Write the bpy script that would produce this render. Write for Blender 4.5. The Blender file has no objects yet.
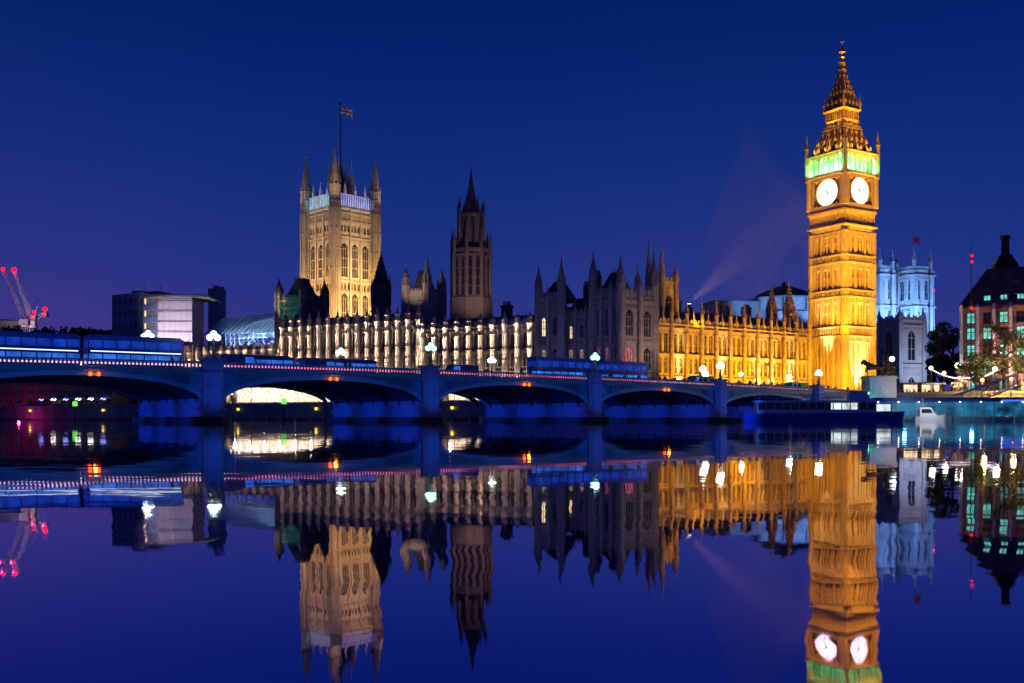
import bpy, bmesh, math, random
from mathutils import Matrix, Vector
R = math.radians
sin, cos, pi = math.sin, math.cos, math.pi
random.seed(7)
scn = bpy.context.scene
col = scn.collection
F, CX, HY, H = 1000.0, 512.0, 419.0, 0.35      # focal length in px, centre column, horizon row, eye height above the water

# ------------------------------------------------------------------ camera
cam_d = bpy.data.cameras.new('camera')
cam_d.sensor_width = 36.0
cam_d.lens = 36.0 * F / 1024.0
cam_d.shift_y = (HY - 341.5) / 1024.0
cam_d.clip_start = 0.1
cam_d.clip_end = 20000
cam = bpy.data.objects.new('camera', cam_d)
cam.location = (0, 0, H)
cam.rotation_euler = (R(90), 0, 0)
col.objects.link(cam)
scn.camera = cam

# ------------------------------------------------------------------ world: night sky with city glow
w = bpy.data.worlds.new('World')
scn.world = w
w.use_nodes = True
nt = w.node_tree
nt.nodes.clear()
N = nt.nodes.new
L = nt.links.new
tc = N('ShaderNodeTexCoord')
sep = N('ShaderNodeSeparateXYZ')
L(tc.outputs['Generated'], sep.inputs[0])
ramp = N('ShaderNodeValToRGB')
cr = ramp.color_ramp
SKY = [(0.0, (.042, .033, .21)), (.06, (.029, .035, .225)), (.14, (.0125, .032, .225)), (.24, (.0045, .0255, .195)), (.36, (.0012, .0150, .145)), (.5, (.0010, .008, .10)), (1, (.0005, .004, .05))]
cr.elements[0].position, cr.elements[0].color = SKY[0][0], (*SKY[0][1], 1)
cr.elements[1].position, cr.elements[1].color = SKY[-1][0], (*SKY[-1][1], 1)
for p, c in SKY[1:-1]:
    e = cr.elements.new(p)
    e.color = (*c, 1)
L(sep.outputs['Z'], ramp.inputs[0])
# pink town glow low on the left, dusky glow low right of the middle
def lowglow(azx, width, color, tall):
    d = N('ShaderNodeMath'); d.operation = 'SUBTRACT'; L(sep.outputs['X'], d.inputs[0]); d.inputs[1].default_value = azx
    m = N('ShaderNodeMath'); m.operation = 'MULTIPLY'; L(d.outputs[0], m.inputs[0]); L(d.outputs[0], m.inputs[1])
    s = N('ShaderNodeMath'); s.operation = 'MULTIPLY'; L(m.outputs[0], s.inputs[0]); s.inputs[1].default_value = -1 / width ** 2
    z = N('ShaderNodeMath'); z.operation = 'MULTIPLY'; L(sep.outputs['Z'], z.inputs[0]); z.inputs[1].default_value = -1 / tall
    a = N('ShaderNodeMath'); a.operation = 'ADD'; L(s.outputs[0], a.inputs[0]); L(z.outputs[0], a.inputs[1])
    e = N('ShaderNodeMath'); e.operation = 'EXPONENT'; L(a.outputs[0], e.inputs[0])
    c = N('ShaderNodeMixRGB'); c.blend_type = 'MULTIPLY'; c.inputs[0].default_value = 1
    c.inputs[1].default_value = (*color, 1); L(e.outputs[0], c.inputs[2])
    return c.outputs[0]
g1 = lowglow(-.52, .26, (.070, .005, .038), .095)
g2 = lowglow(.20, .22, (.030, .014, .02), .10)
ad = N('ShaderNodeMixRGB'); ad.blend_type = 'ADD'; ad.inputs[0].default_value = 1
L(ramp.outputs[0], ad.inputs[1]); L(g1, ad.inputs[2])
ad2 = N('ShaderNodeMixRGB'); ad2.blend_type = 'ADD'; ad2.inputs[0].default_value = 1
L(ad.outputs[0], ad2.inputs[1]); L(g2, ad2.inputs[2])
bg = N('ShaderNodeBackground'); bg.inputs[1].default_value = 1.0
L(ad2.outputs[0], bg.inputs[0])
wo = N('ShaderNodeOutputWorld')
L(bg.outputs[0], wo.inputs[0])

scn.view_settings.view_transform = 'Standard'
scn.view_settings.look = 'None'
scn.view_settings.exposure = 0.0
scn.view_settings.gamma = 1.0
scn.cycles.use_denoising = True
scn.cycles.max_bounces = 6
scn.cycles.diffuse_bounces = 2
scn.cycles.glossy_bounces = 3
scn.cycles.sample_clamp_indirect = 3.0
scn.cycles.use_adaptive_sampling = True
scn.cycles.adaptive_threshold = 0.02

# ------------------------------------------------------------------ lights helper
def spot(loc, target, energy, color, size=40, blend=.6, radius=.4):
    d = bpy.data.lights.new('flood_or_fill_lamp', 'SPOT')
    d.energy = energy; d.color = color; d.spot_size = R(size); d.spot_blend = blend; d.shadow_soft_size = radius
    o = bpy.data.objects.new('flood_or_fill_lamp', d)
    o.location = loc
    o.rotation_euler = (Vector(target) - Vector(loc)).to_track_quat('-Z', 'Y').to_euler()
    col.objects.link(o)
    return o
def point(loc, energy, color, radius=.3):
    d = bpy.data.lights.new('lamp_light', 'POINT')
    d.energy = energy; d.color = color; d.shadow_soft_size = radius
    o = bpy.data.objects.new('lamp_light', d)
    o.location = loc
    col.objects.link(o)
    return o

# ------------------------------------------------------------------ materials
def new_mat(name):
    m = bpy.data.materials.new(name)
    m.use_nodes = True
    t = m.node_tree
    return m, t, t.nodes['Principled BSDF']
def surf(name, c, rough=.8, var=.3, scale=.5, metal=0, bump=.25, fine=6, streak=1.0):
    m, t, b = new_mat(name)
    tcn = t.nodes.new('ShaderNodeTexCoord')
    mp = t.nodes.new('ShaderNodeMapping'); mp.inputs['Scale'].default_value = (1, 1, streak)
    t.links.new(tcn.outputs['Object'], mp.inputs[0])
    n1 = t.nodes.new('ShaderNodeTexNoise'); n1.inputs['Scale'].default_value = scale; n1.inputs['Detail'].default_value = 8; n1.inputs['Roughness'].default_value = .65
    n2 = t.nodes.new('ShaderNodeTexNoise'); n2.inputs['Scale'].default_value = scale * fine; n2.inputs['Detail'].default_value = 4
    t.links.new(mp.outputs[0], n1.inputs['Vector']); t.links.new(mp.outputs[0], n2.inputs['Vector'])
    ml = t.nodes.new('ShaderNodeMath'); ml.operation = 'MULTIPLY'
    t.links.new(n1.outputs['Fac'], ml.inputs[0]); t.links.new(n2.outputs['Fac'], ml.inputs[1])
    rp = t.nodes.new('ShaderNodeValToRGB')
    rp.color_ramp.elements[0].position = .12; rp.color_ramp.elements[1].position = .42
    rp.color_ramp.elements[0].color = (*[x * (1 - var) for x in c], 1)
    rp.color_ramp.elements[1].color = (*[min(.95, x * (1 + var * .6)) for x in c], 1)
    t.links.new(ml.outputs[0], rp.inputs[0]); t.links.new(rp.outputs[0], b.inputs['Base Color'])
    b.inputs['Roughness'].default_value = rough; b.inputs['Metallic'].default_value = metal
    if bump:
        bp = t.nodes.new('ShaderNodeBump'); bp.inputs['Strength'].default_value = bump; bp.inputs['Distance'].default_value = .1
        t.links.new(n2.outputs['Fac'], bp.inputs['Height']); t.links.new(bp.outputs[0], b.inputs['Normal'])
    return m
def glow(name, c, strength, var=0.0, scale=.8):
    m, t, b = new_mat(name)
    b.inputs['Base Color'].default_value = (*[min(1, x) * .5 for x in c], 1)
    b.inputs['Emission Color'].default_value = (*c, 1)
    b.inputs['Emission Strength'].default_value = strength
    if var:
        tcn = t.nodes.new('ShaderNodeTexCoord')
        n = t.nodes.new('ShaderNodeTexNoise'); n.inputs['Scale'].default_value = scale; n.inputs['Detail'].default_value = 3
        t.links.new(tcn.outputs['Object'], n.inputs['Vector'])
        mr = t.nodes.new('ShaderNodeMapRange'); mr.inputs['From Min'].default_value = .3; mr.inputs['From Max'].default_value = .7
        mr.inputs['To Min'].default_value = strength * (1 - var); mr.inputs['To Max'].default_value = strength * (1 + var)
        t.links.new(n.outputs['Fac'], mr.inputs[0]); t.links.new(mr.outputs[0], b.inputs['Emission Strength'])
    return m
M = {}
M['stone'] = surf('limestone', (.40, .33, .23), .85, .38, .35, streak=.5)
M['stone_tower'] = surf('tower_limestone', (.40, .33, .23), .85, .30, .45, streak=.35)
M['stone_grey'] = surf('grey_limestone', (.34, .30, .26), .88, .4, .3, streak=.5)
M['stone_dark'] = surf('dark_limestone', (.20, .17, .14), .9, .4, .4, streak=.5)
M['stone_pale'] = surf('uplit_pale_limestone', (.62, .53, .44), .85, .2, .5)  # paler tone paints the uplight's brightness into the buttresses
M['stone_white'] = surf('portland_stone', (.55, .55, .55), .85, .25, .3)
M['granite'] = surf('granite', (.30, .30, .32), .7, .35, .8)
M['slate'] = surf('iron_roof_tiles', (.055, .055, .06), .6, .35, 1.2)
M['gilt'] = surf('gilded_metal', (.75, .48, .14), .4, .2, 1.0, metal=.6)
M['bridge'] = surf('bridge_paint', (.10, .24, .24), .55, .35, .5)
M['bridge_lt'] = surf('bridge_rib_paint', (.18, .36, .36), .5, .3, .5)
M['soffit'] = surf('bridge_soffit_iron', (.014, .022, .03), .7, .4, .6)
M['pierstone'] = surf('pier_granite', (.33, .33, .36), .75, .35, .6)
M['weed'] = surf('weedy_footing_stone', (.035, .045, .035), .6, .5, 1.2)
M['asphalt'] = surf('asphalt', (.05, .05, .055), .9, .3, .8)
M['earth'] = surf('ground_paving', (.09, .09, .085), .9, .35, .1)
M['wallstone'] = surf('embankment_granite', (.24, .24, .25), .8, .35, .5)
M['glass'] = surf('dark_window_glass', (.025, .028, .035), .12, .4, 1.5, bump=.05)
M['black'] = surf('black_iron', (.02, .022, .025), .5, .3, 2)
M['bronze'] = surf('dark_bronze', (.06, .045, .03), .45, .35, 2, metal=.7)
M['steel'] = surf('painted_steel', (.55, .55, .58), .5, .2, 1)
M['bluewall'] = surf('blue_grey_cladding', (.16, .26, .38), .5, .3, .3)
M['plaster'] = surf('white_sheeting', (.68, .66, .66), .8, .18, .5, bump=.5)
M['concrete'] = surf('concrete', (.30, .31, .33), .85, .25, .3)
M['brick'] = surf('red_brown_brick', (.26, .15, .10), .9, .35, .8)
M['bark'] = surf('bark', (.07, .055, .04), .95, .4, 3)
M['leaf'] = surf('green_leaves', (.055, .085, .025), .7, .5, .5, bump=0)
M['leaf2'] = surf('autumn_leaves', (.16, .12, .03), .7, .5, .5, bump=0)
M['leaf3'] = surf('dark_leaves', (.035, .055, .03), .7, .5, .5, bump=0)
M['cloth'] = surf('dark_clothing', (.03, .03, .045), .9, .4, 4)
M['cloth2'] = surf('brown_clothing', (.10, .06, .05), .9, .4, 4)
M['cloth3'] = surf('pale_clothing', (.35, .33, .36), .9, .3, 4)
M['red'] = surf('red_paint', (.55, .03, .03), .4, .15, 1)
M['blue'] = surf('blue_paint', (.03, .08, .40), .35, .15, 1)
M['white'] = surf('white_paint', (.75, .75, .78), .45, .12, 1)
M['flagred'] = surf('red_flag_cloth', (.55, .03, .06), .8, .2, 1)
M['flagblue'] = surf('blue_flag_cloth', (.04, .06, .35), .8, .2, 1)
M['tyre'] = surf('tyre_rubber', (.02, .02, .02), .9, .2, 4)
M['dial'] = glow('backlit_opal_glass', (1, .94, .80), 2.6)
M['lampglobe'] = glow('lamp_globe', (.72, 1, .93), 6)
M['lampglobe_w'] = glow('warm_white_lamp_globe', (1, .96, .85), 8)
M['lampteal'] = glow('green_white_lamp_globe', (.30, 1, .72), 3.2)
M['nav'] = glow('amber_lamp', (1, .075, .002), 5)
M['redlamp'] = glow('red_lamp', (1, .001, .006), 7)
M['redlamp_dim'] = glow('dim_red_lamp', (1, .012, .03), 1.2)
M['greenlamp'] = glow('green_lamp', (.1, 1, .35), 9)
M['yellowlamp'] = glow('yellow_lamp', (1, .6, .05), 3)
M['dots'] = glow('rail_light', (1, .55, .75), 1.0, .6, .15)  # not a lamp: glow standing for traffic light through the parapet openings
M['dots_red'] = glow('opening_glow_rosy', (1, .18, .35), 1.0, .7, .2)
M['warmwin'] = glow('lit_window', (1, .72, .35), 1.6, .5)
M['warmdim'] = glow('dimly_lit_window', (1, .6, .28), .35, .6)
M['pinkwin'] = glow('rosy_lit_window', (.9, .15, .35), .35, .6)
M['tealwin'] = glow('teal_lit_window', (.22, .95, .80), .62, .7, 1.2)
M['buswin'] = glow('bus_window_light', (.05, .22, 1), .62, .6, .7)
M['buswin2'] = glow('bus_upper_window_light', (.012, .085, .75), .36, .7, .5)
M['headlight'] = glow('headlight', (.85, .92, 1), 12)
M['taillight'] = glow('tail_light', (1, .03, .06), 6)
M['boatwin'] = glow('boat_cabin_light', (.85, 1, .95), .85, .6)
M['marquee'] = glow('lit_marquee_interior', (1, .76, .55), .95, .8, 1.3)
M['tealstrip'] = glow('teal_light_strip', (.02, .26, .48), .34, .95, .6)
M['bluestrip'] = glow('blue_light_strip', (.05, .15, 1), 1.6, .3)
M['xmas'] = glow('small_white_bulb', (1, .9, .85), 10)
M['xmasblue'] = glow('small_blue_bulb', (.2, .25, 1), 6)
M['shop'] = glow('lit_shop_front', (1, .75, .45), .9, .8, 1.0)

# ------------------------------------------------------------------ mesh builder
class MB:
    def __init__(s):
        s.v, s.f, s.mi, s.T, s.cur = [], [], [], None, 0
    def add(s, vs, fs):
        o = len(s.v)
        if s.T is not None:
            vs = [tuple(s.T @ Vector(p)) for p in vs]
        s.v += vs
        for q in fs:
            s.f.append([i + o for i in q]); s.mi.append(s.cur)
        return s
    def box(s, x0, x1, y0, y1, z0, z1):
        return s.add([(x0, y0, z0), (x1, y0, z0), (x1, y1, z0), (x0, y1, z0), (x0, y0, z1), (x1, y0, z1), (x1, y1, z1), (x0, y1, z1)],
                     [(0, 3, 2, 1), (4, 5, 6, 7), (0, 1, 5, 4), (1, 2, 6, 5), (2, 3, 7, 6), (3, 0, 4, 7)])
    def fr(s, cx, cy, z0, r0, z1, r1, n=8, rot=None):      # n-gon frustum, r = distance to the flats
        rot = pi / n if rot is None else rot
        k = 1 / cos(pi / n)
        vs = [(cx + r0 * k * cos(rot + 2 * pi * i / n), cy + r0 * k * sin(rot + 2 * pi * i / n), z0) for i in range(n)]
        vs += [(cx + r1 * k * cos(rot + 2 * pi * i / n), cy + r1 * k * sin(rot + 2 * pi * i / n), z1) for i in range(n)]
        fs = [(i, (i + 1) % n, n + (i + 1) % n, n + i) for i in range(n)] + [tuple(reversed(range(n))), tuple(range(n, 2 * n))]
        return s.add(vs, fs)
    def lathe(s, cx, cy, prof, n=8, rot=None):
        for (z0, r0), (z1, r1) in zip(prof, prof[1:]):
            s.fr(cx, cy, z0, max(r0, .01), z1, max(r1, .01), n, rot)
        return s
    def bar(s, p, q, wd, wd2=None):
        p, q = Vector(p), Vector(q)
        d = (q - p)
        if d.length < 1e-6: return s
        d.normalize()
        u = d.cross(Vector((0, 0, 1)))
        if u.length < 1e-3: u = Vector((1, 0, 0))
        u.normalize(); v = d.cross(u)
        a, b = wd / 2, (wd2 or wd) / 2
        vs = [tuple(c + u * (i * k) + v * (j * k)) for c, k in ((p, a), (q, b)) for i, j in ((-1, -1), (1, -1), (1, 1), (-1, 1))]
        return s.add(vs, [(0, 3, 2, 1), (4, 5, 6, 7), (0, 1, 5, 4), (1, 2, 6, 5), (2, 3, 7, 6), (3, 0, 4, 7)])
    def ball(s, cx, cy, cz, r, n=10, m=6, sz=1.0):
        vs = [(cx, cy, cz - r * sz)]
        for j in range(1, m):
            a = -pi / 2 + pi * j / m
            for i in range(n):
                vs.append((cx + r * cos(a) * cos(2 * pi * i / n), cy + r * cos(a) * sin(2 * pi * i / n), cz + r * sz * sin(a)))
        vs.append((cx, cy, cz + r * sz))
        fs = [(0, 1 + (i + 1) % n, 1 + i) for i in range(n)]
        for j in range(m - 2):
            for i in range(n):
                a = 1 + j * n
                fs.append((a + i, a + (i + 1) % n, a + n + (i + 1) % n, a + n + i))
        a = 1 + (m - 2) * n
        fs += [(a + i, a + (i + 1) % n, len(vs) - 1) for i in range(n)]
        return s.add(vs, fs)
    def poly(s, pts, y0, y1):                                # extrude an x,z polygon from y0 to y1
        n = len(pts)
        vs = [(x, y0, z) for x, z in pts] + [(x, y1, z) for x, z in pts]
        return s.add(vs, [tuple(range(n)), tuple(reversed(range(n, 2 * n)))] + [(i, n + i, n + (i + 1) % n, (i + 1) % n) for i in range(n)])
    def plan(s, pts, z0, z1):                                # extrude an x,y polygon from z0 to z1
        n = len(pts)
        vs = [(x, y, z0) for x, y in pts] + [(x, y, z1) for x, y in pts]
        return s.add(vs, [tuple(reversed(range(n))), tuple(range(n, 2 * n))] + [(i, (i + 1) % n, n + (i + 1) % n, n + i) for i in range(n)])
    def mesh(s, name, mats, smooth=False):
        me = bpy.data.meshes.new(name)
        me.from_pydata(s.v, [], s.f)
        if not isinstance(mats, (list, tuple)): mats = [mats]
        for m in mats: me.materials.append(m)
        if len(mats) > 1: me.polygons.foreach_set('material_index', s.mi)
        if smooth: me.polygons.foreach_set('use_smooth', [True] * len(me.polygons))
        me.update()
        return me
    def build(s, name, mats, parent=None, smooth=False):
        return link(s.mesh(name, mats, smooth), name, parent)
def link(me, name, parent=None, M4=None):
    o = bpy.data.objects.new(name, me)
    col.objects.link(o)
    if parent is not None: o.parent = parent
    if M4 is not None: o.matrix_local = M4
    return o
def tag(o, label, cat, group=None, kind=None):
    if label: o['label'] = label
    if cat: o['category'] = cat
    if group: o['group'] = group
    if kind: o['kind'] = kind
    return o
def thing(name, label, cat, loc=(0, 0, 0), rz=0.0, group=None):
    o = bpy.data.objects.new(name, None)
    o.location = loc; o.rotation_euler = (0, 0, rz); o.empty_display_size = .5
    col.objects.link(o)
    return tag(o, label, cat, group)
def copy_tree(o, parent=None):
    c = o.copy(); col.objects.link(c)
    if parent is not None: c.parent = parent
    for ch in list(o.children): copy_tree(ch, c)
    return c
def at(px, py, Y): return Vector(((px - CX) * Y / F, Y, (HY - py) * Y / F + H))
def Zp(py, Y): return (HY - py) * Y / F + H
def TR(x=0, y=0, z=0): return Matrix.Translation((x, y, z))
def RZ(a): return Matrix.Rotation(a, 4, 'Z')
ORD = ['first', 'second', 'third', 'fourth', 'fifth', 'sixth', 'seventh', 'eighth', 'ninth', 'tenth', 'eleventh', 'twelfth', 'thirteenth', 'fourteenth', 'fifteenth', 'sixteenth', 'seventeenth', 'eighteenth', 'nineteenth', 'twentieth', 'twenty-first', 'twenty-second', 'twenty-third', 'twenty-fourth', 'twenty-fifth', 'twenty-sixth', 'twenty-seventh', 'twenty-eighth', 'twenty-ninth', 'thirtieth', 'thirty-first', 'thirty-second', 'thirty-third', 'thirty-fourth', 'thirty-fifth', 'thirty-sixth']

# gothic vocabulary -------------------------------------------------
def pinnacle(mb, cx, cy, z0, wd, h, n=4, crock=True):
    r = wd / 2
    hs = h * .38
    mb.fr(cx, cy, z0, r, z0 + hs, r * .92, n)
    mb.fr(cx, cy, z0 + hs, r * 1.25, z0 + hs + h * .04, r * 1.25, n)
    for k in range(4):                                      # little gables
        a = k * pi / 2 + pi / 4
        mb.fr(cx + r * .95 * cos(a), cy + r * .95 * sin(a), z0 + hs + h * .04, r * .28, z0 + hs + h * .2, .02, 4)
    mb.fr(cx, cy, z0 + hs + h * .04, r * .85, z0 + h * .94, r * .10, n)
    if crock:
        for j in range(1, 5):
            t = j / 5.2
            rr = r * .85 * (1 - t) + r * .25
            zz = z0 + hs + h * .04 + (h * .52) * t
            mb.box(cx - rr, cx + rr, cy - .08 * wd, cy + .08 * wd, zz, zz + .05 * wd + .06)
            mb.box(cx - .08 * wd, cx + .08 * wd, cy - rr, cy + rr, zz + .003, zz + .05 * wd + .063)
    mb.ball(cx, cy, z0 + h * .95, r * .30, 6, 4)
    mb.fr(cx, cy, z0 + h * .95, r * .1, z0 + h * 1.06, .015, 4)
def turret(mb, cx, cy, z0, z1, r, ztop, bands=3, n=8):      # octagonal turret with panelled shaft, crown and spirelet
    mb.fr(cx, cy, z0, r, z1, r, n)
    for i in range(bands + 1):
        zz = z0 + (z1 - z0) * (i + 1) / (bands + 1)
        mb.fr(cx, cy, zz - .35, r * 1.12, zz, r * 1.12, n)
    for i in range(n):
        a = 2 * pi * i / n
        mb.fr(cx + r * 1.03 * cos(a), cy + r * 1.03 * sin(a), z0, r * .13, z1 - .4, r * .13, 4, a + pi / 4)
        mb.fr(cx + r * .98 * cos(a), cy + r * .98 * sin(a), z1, r * .16, z1 + (ztop - z1) * .33, .02, 4)
    hh = ztop - z1
    mb.fr(cx, cy, z1, r * .80, z1 + hh * .30, r * .76, n)
    mb.fr(cx, cy, z1 + hh * .30, r * .95, z1 + hh * .34, r * .95, n)
    mb.lathe(cx, cy, [(z1 + hh * .34, r * .72), (z1 + hh * .45, r * .60), (z1 + hh * .62, r * .30), (z1 + hh * .86, r * .10)], n)
    for j in range(4):
        t = .40 + j * .11
        mb.fr(cx, cy, z1 + hh * t, r * (.86 - 1.15 * (t - .34)) , z1 + hh * (t + .02), r * (.86 - 1.15 * (t - .34)), n)
    mb.ball(cx, cy, z1 + hh * .88, r * .2, 6, 4)
    mb.fr(cx, cy, z1 + hh * .88, r * .07, ztop, .02, 4)
def crenels(mb, x0, x1, y0, y1, z, h, step):
    n = max(1, int((x1 - x0) / step))
    st = (x1 - x0) / n
    for i in range(n):
        a = x0 + i * st
        mb.box(a + st * .22, a + st * .78, y0, y1, z, z + h)
        mb.fr(a + st * .5, (y0 + y1) / 2, z + h, st * .2, z + h * 1.45, .02, 4)
win_cache = {}
def window_meshes(wd, h, mul, frame, pane, trans=1):
    k = (round(wd, 2), round(h, 2), mul, frame.name, pane.name, trans)
    if k in win_cache: return win_cache[k]
    mb = MB()
    a = wd / 2
    rise = min(h * .3, wd * .75)
    pts = []
    for i in range(7):                                      # pointed head
        t = i / 6
        ang = t * pi / 3
        pts.append((a - wd * (1 - cos(ang)), h - rise + rise * sin(ang) / sin(pi / 3)))
    ra = [(a, h)] + pts[:1] + pts[1:]
    mb.poly([(a, h)] + [(x, z) for x, z in reversed(pts)], .05, .4)
    mb.poly([(-a, h)] + [(-x, z) for x, z in pts], .05, .4)
    fw = min(.16, wd * .09)
    mb.box(-a, -a + fw, .1, .38, 0, h - rise); mb.box(a - fw, a, .1, .38, 0, h - rise)
    mb.box(-a - .12, a + .12, -.12, .36, -.18, 0)
    for i in range(mul):
        x = -a + wd * (i + 1) / (mul + 1)
        mb.box(x - fw * .5, x + fw * .5, .12, .34, 0, h - rise * (.25 if abs(x) < .01 else .55))
    for i in range(trans):
        z = (h - rise) * (i + 1) / (trans + 1)
        mb.box(-a + fw, a - fw, .14, .33, z - fw * .6, z + fw * .6)
    mb.box(-a + fw, a - fw, .15, .32, h - rise - fw * .5, h - rise + fw * .5)
    p = MB()
    p.box(-a, a, .36, .42, 0, h)
    win_cache[k] = (mb.mesh('window', frame), p.mesh('pane', pane))
    return win_cache[k]
def put_window(root, M4, wd, h, mul, frame, pane, trans=1):
    fm, pm = window_meshes(wd, h, mul, frame, pane, trans)
    o = link(fm, 'window', root, M4)
    link(pm, 'pane', o)
    return o
def wall_grid(mb, x0, x1, z0, z1, openings, y0=0.0, y1=.5):
    xs = sorted({x0, x1, *[o[0] for o in openings], *[o[1] for o in openings]})
    zs = sorted({z0, z1, *[o[2] for o in openings], *[o[3] for o in openings]})
    for j in range(len(zs) - 1):
        run = None
        for i in range(len(xs) - 1):
            xm, zm = (xs[i] + xs[i + 1]) / 2, (zs[j] + zs[j + 1]) / 2
            hole = any(o[0] < xm < o[1] and o[2] < zm < o[3] for o in openings)
            if not hole and run is None: run = xs[i]
            if (hole or i == len(xs) - 2) and run is not None:
                mb.box(run, xs[i] if hole else xs[i + 1], y0, y1, zs[j], zs[j + 1]); run = None
def facade(root, T, Ln, z0, zc, bays, rows, stone, frame, pane, butt=.9, pin_top=None, pin_w=1.0, butt_w=.9, crest=1.2,
           lit=None, ends=True, strings=(), nper=1, mids=True, butt_stone=None):
    """one gothic wall: T places its local frame (x along the wall, y into the building) in the root's frame"""
    bw = Ln / bays
    ops, wins = [], []
    for (za, zb, fr, mul) in rows:
        for i in range(bays):
            for q in range(nper):
                seg = (bw - butt_w) / nper
                c = i * bw + butt_w / 2 + seg * (q + .5)
                ww = seg * fr
                ops.append((c - ww / 2, c + ww / 2, za, zb))
                wins.append((c, ww, za, zb, mul, i))
    mb = MB(); mb.T = T
    wall_grid(mb, 0, Ln, z0, zc, ops)
    # blind panelling between the windows
    for (za, zb) in strings:
        mb.box(-.1, Ln + .1, -.28, -.002, za, zb)
        mb.box(-.1, Ln + .1, -.16, -.003, za - .3, za)
        for q in range(int(Ln / .8)):
            x = .4 + q * .8
            if za - 1.15 > z0 + .5 and not any(o[2] - .05 < za - .35 and o[3] > za - 1.1 and o[0] - .3 < x < o[1] + .3 for o in ops):
                mb.box(x - .26, x - .18, -.14, -.004, za - 1.1, za - .34); mb.box(x + .18, x + .26, -.14, -.004, za - 1.1, za - .34)
                mb.ball(x, -.03, za - .72, .15, 6, 4)
    zs_ = sorted([z0] + [r[0] for r in rows] + [r[1] for r in rows] + [zc])
    for i in range(bays):
        for q in range(int(bw / .55)):
            x = i * bw + butt_w / 2 + .2 + q * .55
            if x > (i + 1) * bw - butt_w / 2 - .1: break
            for k in range(0, len(zs_) - 1, 2):
                if zs_[k + 1] - zs_[k] > .8:
                    mb.box(x - .05, x + .05, -.12, -.004, zs_[k] + .1, zs_[k + 1] - .35)
    mb.cur = 1
    for (za, zb) in strings: mb.box(-.12, Ln + .12, -.36, -.002, zb + .003, zb + .12)  # dark strips painting a shadow line over each string course
    mb.build('wall', [stone, M['slate']], root)
    for n_, (c, ww, za, zb, mul, i) in enumerate(wins):
        pm = pane
        if lit and (i, round(za, 1)) in lit: pm = lit[(i, round(za, 1))]
        put_window(root, T @ TR(c, 0, za), ww, zb - za, mul, frame, pm)
    # parapet
    mb = MB(); mb.T = T
    mb.box(-.15, Ln + .15, -.4, .3, zc + .002, zc + .45)
    mb.box(0, Ln, -.1, .2, zc + .45, zc + crest)
    crenels(mb, 0, Ln, -.1, .2, zc + crest, .55, bw / 4)
    if mids:
        for i in range(bays):
            pinnacle(mb, (i + .5) * bw, -.05, zc + .4, .5, (pin_top - zc) * .55 if pin_top else 3, 4, False)
    mb.build('parapet', stone, root)
    if butt:
        key = MB()
        hh = (pin_top or zc + 5)
        key.fr(0, -butt / 2, z0, butt_w / 2, zc * .55 + z0 * .45, butt_w / 2, 8)
        key.fr(0, -butt / 2, zc * .55 + z0 * .45, butt_w / 2 * 1.12, zc * .55 + z0 * .45 + .3, butt_w / 2 * 1.12, 8)
        key.fr(0, -butt / 2, zc * .55 + z0 * .45 + .3, butt_w / 2 * .93, zc + .3, butt_w / 2 * .9, 8)
        for k in range(5):
            zz = z0 + (zc - z0) * (k + .5) / 5
            key.fr(0, -butt / 2, zz, butt_w / 2 * 1.10, zz + .18, butt_w / 2 * 1.10, 8)
        key.fr(0, -butt / 2, zc + .3, butt_w / 2 * 1.15, zc + .6, butt_w / 2 * 1.15, 8)
        pinnacle(key, 0, -butt / 2, zc + .6, pin_w, hh - zc - .6, 8)
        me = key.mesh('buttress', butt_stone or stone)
        for i in range(0 if ends else 1, bays + (1 if ends else 0)):
            link(me, 'buttress', root, T @ TR(i * bw, 0, 0))
def pitched_roof(root, T, Ln, dp, z, h, mat, hip=2.0, ridge=True):
    mb = MB(); mb.T = T
    y0 = .35
    vs = [(0, y0, z), (Ln, y0, z), (Ln, dp, z), (0, dp, z), (hip, dp / 2, z + h), (Ln - hip, dp / 2, z + h)]
    mb.add(vs, [(0, 1, 5, 4), (2, 3, 4, 5), (1, 2, 5), (3, 0, 4), (0, 3, 2, 1)])
    n = int(Ln / 1.2)
    for i in range(n + 1):                                  # rolled seams down the slope
        x = hip + (Ln - 2 * hip) * i / n
        mb.bar((x, y0 + .05, z + .04), (x, dp / 2, z + h + .02), .09)
    if ridge:
        for i in range(n):
            x = hip + (Ln - 2 * hip) * (i + .5) / n
            mb.fr(x, dp / 2, z + h, .12, z + h + .7, .03, 4)
        mb.bar((hip, dp / 2, z + h + .1), (Ln - hip, dp / 2, z + h + .1), .22)
    mb.build('roof', mat, root)
def skin(name, verts, edges, radii, mats, sub=1):
    me = bpy.data.meshes.new(name + '_skeleton')
    me.from_pydata(verts, edges, [])
    o = bpy.data.objects.new(name + '_skeleton', me)
    col.objects.link(o)
    sk = o.modifiers.new('s', 'SKIN')
    lay = me.skin_vertices[0].data
    for i, r in enumerate(radii):
        lay[i].radius = (r, r) if not isinstance(r, tuple) else r
    lay[0].use_root = True
    sb = o.modifiers.new('b', 'SUBSURF'); sb.levels = sub
    dg = bpy.context.evaluated_depsgraph_get()
    out = bpy.data.meshes.new_from_object(o.evaluated_get(dg))
    bpy.data.objects.remove(o)
    out.name = name
    out.materials.clear()
    for m in (mats if isinstance(mats, list) else [mats]): out.materials.append(m)
    out.polygons.foreach_set('use_smooth', [True] * len(out.polygons))
    return out

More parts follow.
